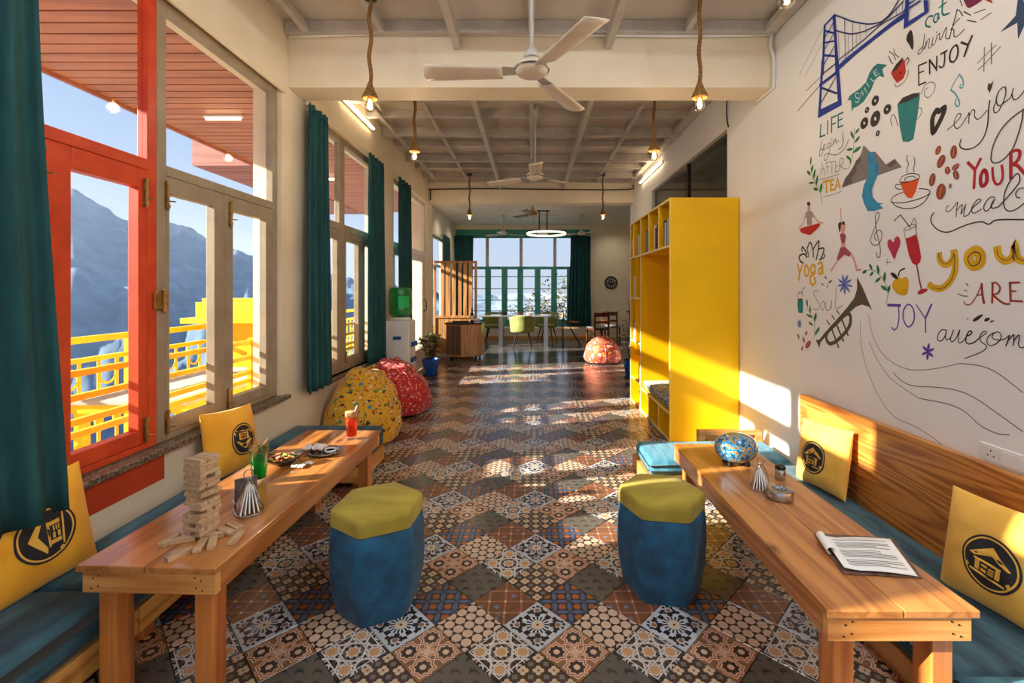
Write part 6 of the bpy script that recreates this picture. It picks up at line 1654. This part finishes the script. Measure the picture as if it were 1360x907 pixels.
mural(LW, 'black handwritten word meal with flourish', [('S', 'black', o9, 1.1, '450 295 425 335 430 370 480 355 560 260 550 340 545 435'), ('S', 'black', o9, 1.1, '550 360 600 300 620 290 610 350 605 400 650 310 660 290 640 380 640 430 690 410'), ('S', 'black', o9, 1.2, '690 410 760 310 835 250 835 225 800 230 740 310 735 370 770 390 850 340'),
    ('S', 'black', o9, 1.3, '1010 200 950 205 890 280 880 340 910 365 960 320 1010 220 965 300 990 330 1060 310'), ('S', 'black', o9, 1.4, '1060 310 1180 180 1300 30 1310 -60 1270 -80 1180 30 1130 160 1120 280 1150 350 1210 365 1290 330 1400 240'), ('S', 'black', o9, 1.2, '1400 90 1310 95 1265 150 1280 200 1320 205'),
    ('S', 'black', o9, 1.5, '280 385 250 430 245 490 290 560 370 610 470 615 600 560 740 510 860 495 940 525 1010 480 1100 468 1360 468')])
mural('painted_figure', 'seated meditating figure in red trousers', [('F', 'skin', o7, 0, '205 110 238 110 238 180 205 180'), ('F', 'shirt', o7, 0, '190 190 220 180 265 190 290 260 255 260 260 350 200 355 195 260 165 270'), ('L', 'skin', o7, 1.8, '180 260 150 330 105 400'), ('L', 'skin', o7, 1.8, '280 240 330 310 390 330'), ('G', 'black', o7, 0, '205 110 200 85 220 72 240 85 235 118'), ('G', 'red', o7, 0, '120 400 190 370 270 350 350 330 350 370 290 430 240 470 180 460 130 440')])
mural('painted_figure', 'stretching yoga figure in rose clothes', [('L', 'skin', o7, 1.6, '605 145 610 330'), ('G', 'skin', o7, 0, '610 330 660 330 660 400 635 460 610 450'), ('G', 'black', o7, 0, '575 340 610 320 605 400 590 440'), ('F', 'black', o7, 0, '615 345 625 310 655 310 650 350'), ('F', 'rose', o7, 0, '595 460 650 450 672 490 655 570 615 570'), ('F', 'skin', o7, 0, '615 570 655 570 665 620 610 620'), ('F', 'rose', o7, 0, '605 620 665 620 735 690 715 735 650 710 580 780 560 760'),
    ('L', 'skin', o7, 2.2, '570 775 490 905'), ('L', 'skin', o7, 2.4, '735 700 780 800 800 895 850 890')])
mural('painted_lotus', 'black outlined lotus flower', [('S', 'black', o7, 2.2, '200 740 160 700 105 730 115 780 150 810'), ('S', 'black', o7, 2.0, '200 700 150 620 135 640 140 670'), ('S', 'black', o7, 2.0, '200 640 235 560 270 640 275 740'), ('S', 'black', o7, 2.0, '275 640 330 555 345 560 330 680 310 770'), ('S', 'black', o7, 2.0, '345 640 400 630 395 690 370 750'), ('S', 'black', o7, 1.6, '410 700 410 740 350 770'), ('S', 'black', o7, 1.4, '200 640 215 690 220 740')])
mural(LW, 'yellow handwritten word yoga', [('L', 'yel', o11, 2.4, '85 100 105 190'), ('L', 'yel', o11, 2.8, '145 110 110 200 98 290'), ('C', 'yel', o11, 2.8, '190 110 170 160 180 230 205 235 220 170'), ('C', 'yel', o11, 2.8, '265 105 245 150 255 205 285 200 295 140'), ('S', 'yel', o11, 3.0, '295 110 290 210 240 250 245 320 270 350 300 310 290 260'), ('S', 'yel', o11, 2.8, '330 100 370 75 385 120 390 210'), ('C', 'yel', o11, 2.6, '380 140 345 160 345 210 375 205')])
mural('painted_heart', 'pink painted heart', [('G', 'pink', o8, 0, '330 560 300 525 265 545 265 610 300 680 345 765 375 690 412 600 415 530 385 488 350 510')])
mural('painted_clef', 'pencilled treble clef', [('S', 'black', o8, 1.1, '130 540 105 500 120 440 170 415 195 460 180 540 130 595 75 580 58 520 90 430 130 330 160 250 155 205 130 205 115 260 120 360 150 520 170 600 175 680 165 740 135 730 135 680')])
mural('painted_cup', 'red champagne flute with a straw', [('F', 'crim', o8, 0, '475 515 540 495 610 460 640 580 668 740 655 800 610 840 560 810 520 720'), ('L', 'plum', o8, 2.0, '615 840 645 1010 672 1130'), ('G', 'crim', o10, 0, '80 630 100 595 150 575 200 575 195 600 150 630 100 645'), ('L', 'lgrey', o8, 1.0, '460 410 478 510'), ('L', 'lgrey', o8, 1.0, '600 370 612 460'), ('C', 'grey', o8, .9, '460 410 500 370 580 345 600 365 540 400 480 415'), ('L', 'black', o8, 1.2, '345 300 420 230 540 385'), ('S', 'grey', o8, 1.0, '545 360 585 275 610 340 608 450')])
mural('painted_cross', 'small pencil cross', [('L', 'grey', o8, .8, '245 800 300 800'), ('L', 'grey', o8, .8, '260 760 258 830')])
mural(LW, 'large yellow word you', [('S', 'yel', o10, 8.0, '340 160 350 230 400 285 460 270 510 200 515 130'), ('S', 'yel', o10, 8.5, '520 130 535 250 520 390 450 510 360 570 280 565 225 530'), ('C', 'yel', o10, 12.5, '770 120 700 170 700 250 760 300 830 270 845 190 815 135'), ('S', 'yel', o10, 9.5, '1040 90 1060 180 1130 240 1200 220 1240 160 1255 70 1265 170 1310 230 1400 240'),
    ('S', 'black', o10, .8, '335 150 350 220 400 275 460 260 510 190 520 150 530 260 505 430 430 540 340 578 260 560'), ('C', 'black', o10, 1.1, '770 132 705 175 690 230 720 285 765 298 820 265 842 200 825 150'), ('G', 'ltxt', o10, 0, '765 195 748 210 765 232 782 210'), ('S', 'black', o10, .8, '1040 100 1060 180 1130 232 1200 215 1240 160 1255 80 1270 170 1310 220 1380 235')])
mural(LW, 'rust capital word ARE', [('S', 'rust', o10, 1.4, '850 520 830 580 780 680 720 760 660 765 640 730'), ('L', 'rust', o10, 2.8, '852 515 860 640 880 750'), ('L', 'rust', o10, 1.6, '795 655 870 645'), ('L', 'rust', o10, 2.4, '985 505 980 745'), ('S', 'rust', o10, 2.0, '975 510 1030 505 1075 560 1055 620 990 650'), ('S', 'rust', o10, 2.4, '990 650 1060 710 1130 755 1190 758'), ('L', 'rust', o10, 2.4, '1195 500 1205 730'), ('L', 'rust', o10, 2.4, '1190 505 1310 500'), ('L', 'rust', o10, 1.8, '1205 605 1270 605'), ('L', 'rust', o10, 2.4, '1205 720 1350 728')])
mural('painted_dashes', 'grey dashes left of the word ARE', [('L', 'grey', o10, 1.4, '665 510 690 540'), ('L', 'grey', o10, 1.2, '640 590 680 605'), ('S', 'grey', o10, 1.4, '570 635 620 660 680 665')])
mural('painted_strokes', 'black brush dabs above the word awesome', [('G', 'black', o14, 0, '742 235 770 200 850 158 862 175 810 225 760 245'), ('G', 'black', o14, 0, '882 235 900 205 945 198 945 225 905 245'), ('G', 'black', o14, 0, '950 250 975 232 1008 235 970 256'), ('G', 'black', o14, 0, '675 212 686 203 694 212 686 220')])
mural(LW, 'black handwritten word awesome', [('S', 'black', o14, 1.3, '430 350 370 345 325 410 325 470 370 475 410 420 430 350 415 440 440 465 480 430 515 345'), ('S', 'black', o14, 1.2, '515 345 480 440 490 490 540 450 590 345 570 440 580 500 630 480 680 410'), ('S', 'black', o14, 1.6, '670 420 720 400 735 365 700 365 670 420 665 490 700 515 770 490 830 440'), ('S', 'black', o14, 1.2, '830 440 900 390 905 365 870 370 830 430 850 490 905 530 905 570 830 620 650 690'),
    ('S', 'black', o14, 1.2, '1000 380 930 430 920 500 960 535 1030 510 1085 450 1080 390 1040 370 990 400 985 440 1030 465 1120 460 1190 410'), ('S', 'black', o14, 1.4, '1190 410 1170 480 1145 540'), ('S', 'black', o14, 1.3, '1160 490 1230 410 1245 420 1235 530'), ('S', 'black', o14, 1.3, '1240 480 1300 410 1310 440 1300 520 1330 560 1420 540')])
mural(LW, 'pencilled handwritten word Soul', [('S', 'lgrey', o11, 1.0, '340 430 300 415 280 460 320 530 350 590 320 650 270 630'), ('C', 'lgrey', o11, 1.0, '390 550 365 600 385 650 410 610 410 560'), ('S', 'lgrey', o11, 1.0, '425 560 430 640 460 655 490 590 495 540 490 640'), ('S', 'lgrey', o11, 1.0, '545 380 550 480 540 590 570 630 630 590')])
mural('painted_flower', 'periwinkle blue pinwheel flower', [('G', 'peri', o11, 0, lf(650, 342, 95*math.cos(a)+8, 125*math.sin(a), 14)) for a in [2*PI*k/9+.2 for k in range(9)]]+[('G', 'dblue', o11, 0, '640 342 650 332 660 342 650 354')])
mural('painted_flower', 'tiny blue flower left of the trumpet', [('G', 'peri', o12, 0, lf(108, 362, 32*math.cos(a), 55*math.sin(a), 6)) for a in [2*PI*k/8+.3 for k in range(8)]])
mural('painted_flower', 'violet star flower below the word JOY', [('G', 'viol', o13, 0, lf(750, 788, 85*math.cos(a), 105*math.sin(a), 17)) for a in [PI/3*k+.15+PI/2 for k in range(6)]]+[('G', 'dblue', o13, 0, '738 788 750 776 762 788 750 800')])
mural('painted_cup', 'small teal tumbler with a straw', [('G', 'teal', o11, 0, '88 530 145 525 148 670 120 685 92 665'), ('F', 'black', o11, 0, '85 530 95 512 140 512 142 530'), ('S', 'lgrey', o11, .8, '85 505 100 440 140 440 150 500'), ('S', 'grey', o11, .9, '120 460 100 440 120 430 140 450 150 400 180 375')])
mural('painted_sprig', 'black sprig below the word yoga', [('G', 'black', o11, 0, lf(435, 280, -25, -45, 8)), ('G', 'black', o11, 0, lf(455, 330, 45, -40, 10)), ('G', 'black', o11, 0, lf(405, 355, -38, -30, 7)), ('G', 'black', o11, 0, lf(438, 395, 15, -50, 5))])
sprig('green leafy sprig beside the small teal tumbler', o12, '195 160 240 240 290 330 290 430 285 530', [(205, 160, -10, -100, 10), (240, 240, -5, -105, 10), (265, 290, -75, -45, 14), (290, 340, 20, -115, 16), (275, 385, -55, -45, 14), (295, 500, 55, -100, 15)])
mural('painted_trumpet', 'brown painted trumpet', [('F', 'horn', o11, 0, '800 250 860 360 985 655 940 610 860 585 790 610 700 690 640 750 560 830 480 907 430 907 560 760 690 610 770 500 800 400'), ('F', 'horn', o12, 0, '430 450 480 450 400 540 360 590 350 655 305 560 350 550'),
    ('C', 'horn', o12, 4.6, '700 240 640 270 520 380 440 480 435 550 470 600 540 580 640 490 710 390 725 290'), ('L', 'horn', o12, 2.6, '500 430 580 645'), ('L', 'horn', o12, 2.6, '555 370 640 570'), ('L', 'horn', o12, 2.6, '620 310 695 500'), ('L', 'black', o12, 1.6, '475 375 440 320'), ('L', 'black', o12, 1.6, '535 310 500 260'), ('L', 'black', o12, 1.6, '590 245 560 200')])
sprig('green leafy sprig above the yellow apple', o11, '890 180 990 170 1080 240 1150 340 1175 440 1150 580', [(920, 170, -55, 40, 18), (985, 170, -35, -80, 16), (1000, 185, -45, 60, 15), (1065, 220, -18, -115, 17), (1090, 255, -70, 65, 17), (1130, 315, 10, -125, 17), (1170, 415, -80, -60, 22), (1175, 445, 25, -95, 16)])
mural('painted_apple', 'yellow apple with a dark leaf', [('G', 'yel', o11, 0, '1300 255 1240 300 1225 370 1270 440 1340 475 1400 460 1420 380 1425 300 1390 250 1340 270'), ('G', 'black', o11, 0, '1205 205 1250 205 1295 260 1280 280 1230 250'), ('S', 'black', o11, 2.0, '1300 240 1320 180 1375 150')])
mural(LW, 'violet capital word JOY', [('L', 'viol', o13, 3.4, '265 228 415 232'), ('S', 'viol', o13, 1.6, '395 240 400 370 380 490 340 525 310 495'), ('C', 'viol', o13, 1.8, '510 220 460 280 450 370 480 460 525 490 575 430 585 330 560 250'), ('L', 'viol', o13, 1.4, '608 222 715 385'), ('L', 'viol', o13, 2.2, '795 218 720 385'), ('L', 'viol', o13, 1.6, '720 385 722 555')])
mural('painted_lines', 'flowing black lines trailing from the trumpet', [('S', 'lgrey', o12, .9, '840 330 850 600 920 900 1060 1230 1250 1480 1500 1600 1800 1800 2150 2160 2300 2180'),
    ('S', 'lgrey', o12, .9, '940 250 990 500 1090 700 1230 830 1400 905 1540 920 1760 900 2040 840'), ('S', 'grey', o12, 1.2, '2040 840 2290 870 2500 960 2800 1190'), ('S', 'lgrey', o12, .9, '950 580 1050 800 1200 1010 1380 1150 1550 1260'), ('S', 'grey', o12, 1.2, '1550 1260 1900 1330 2100 1420 2280 1580 2480 1680 2640 1700'), ('S', 'grey', o12, 1.1, '1240 950 1330 1040 1480 1110 1800 1130 2060 1180 2280 1290 2480 1430 2800 1660')])
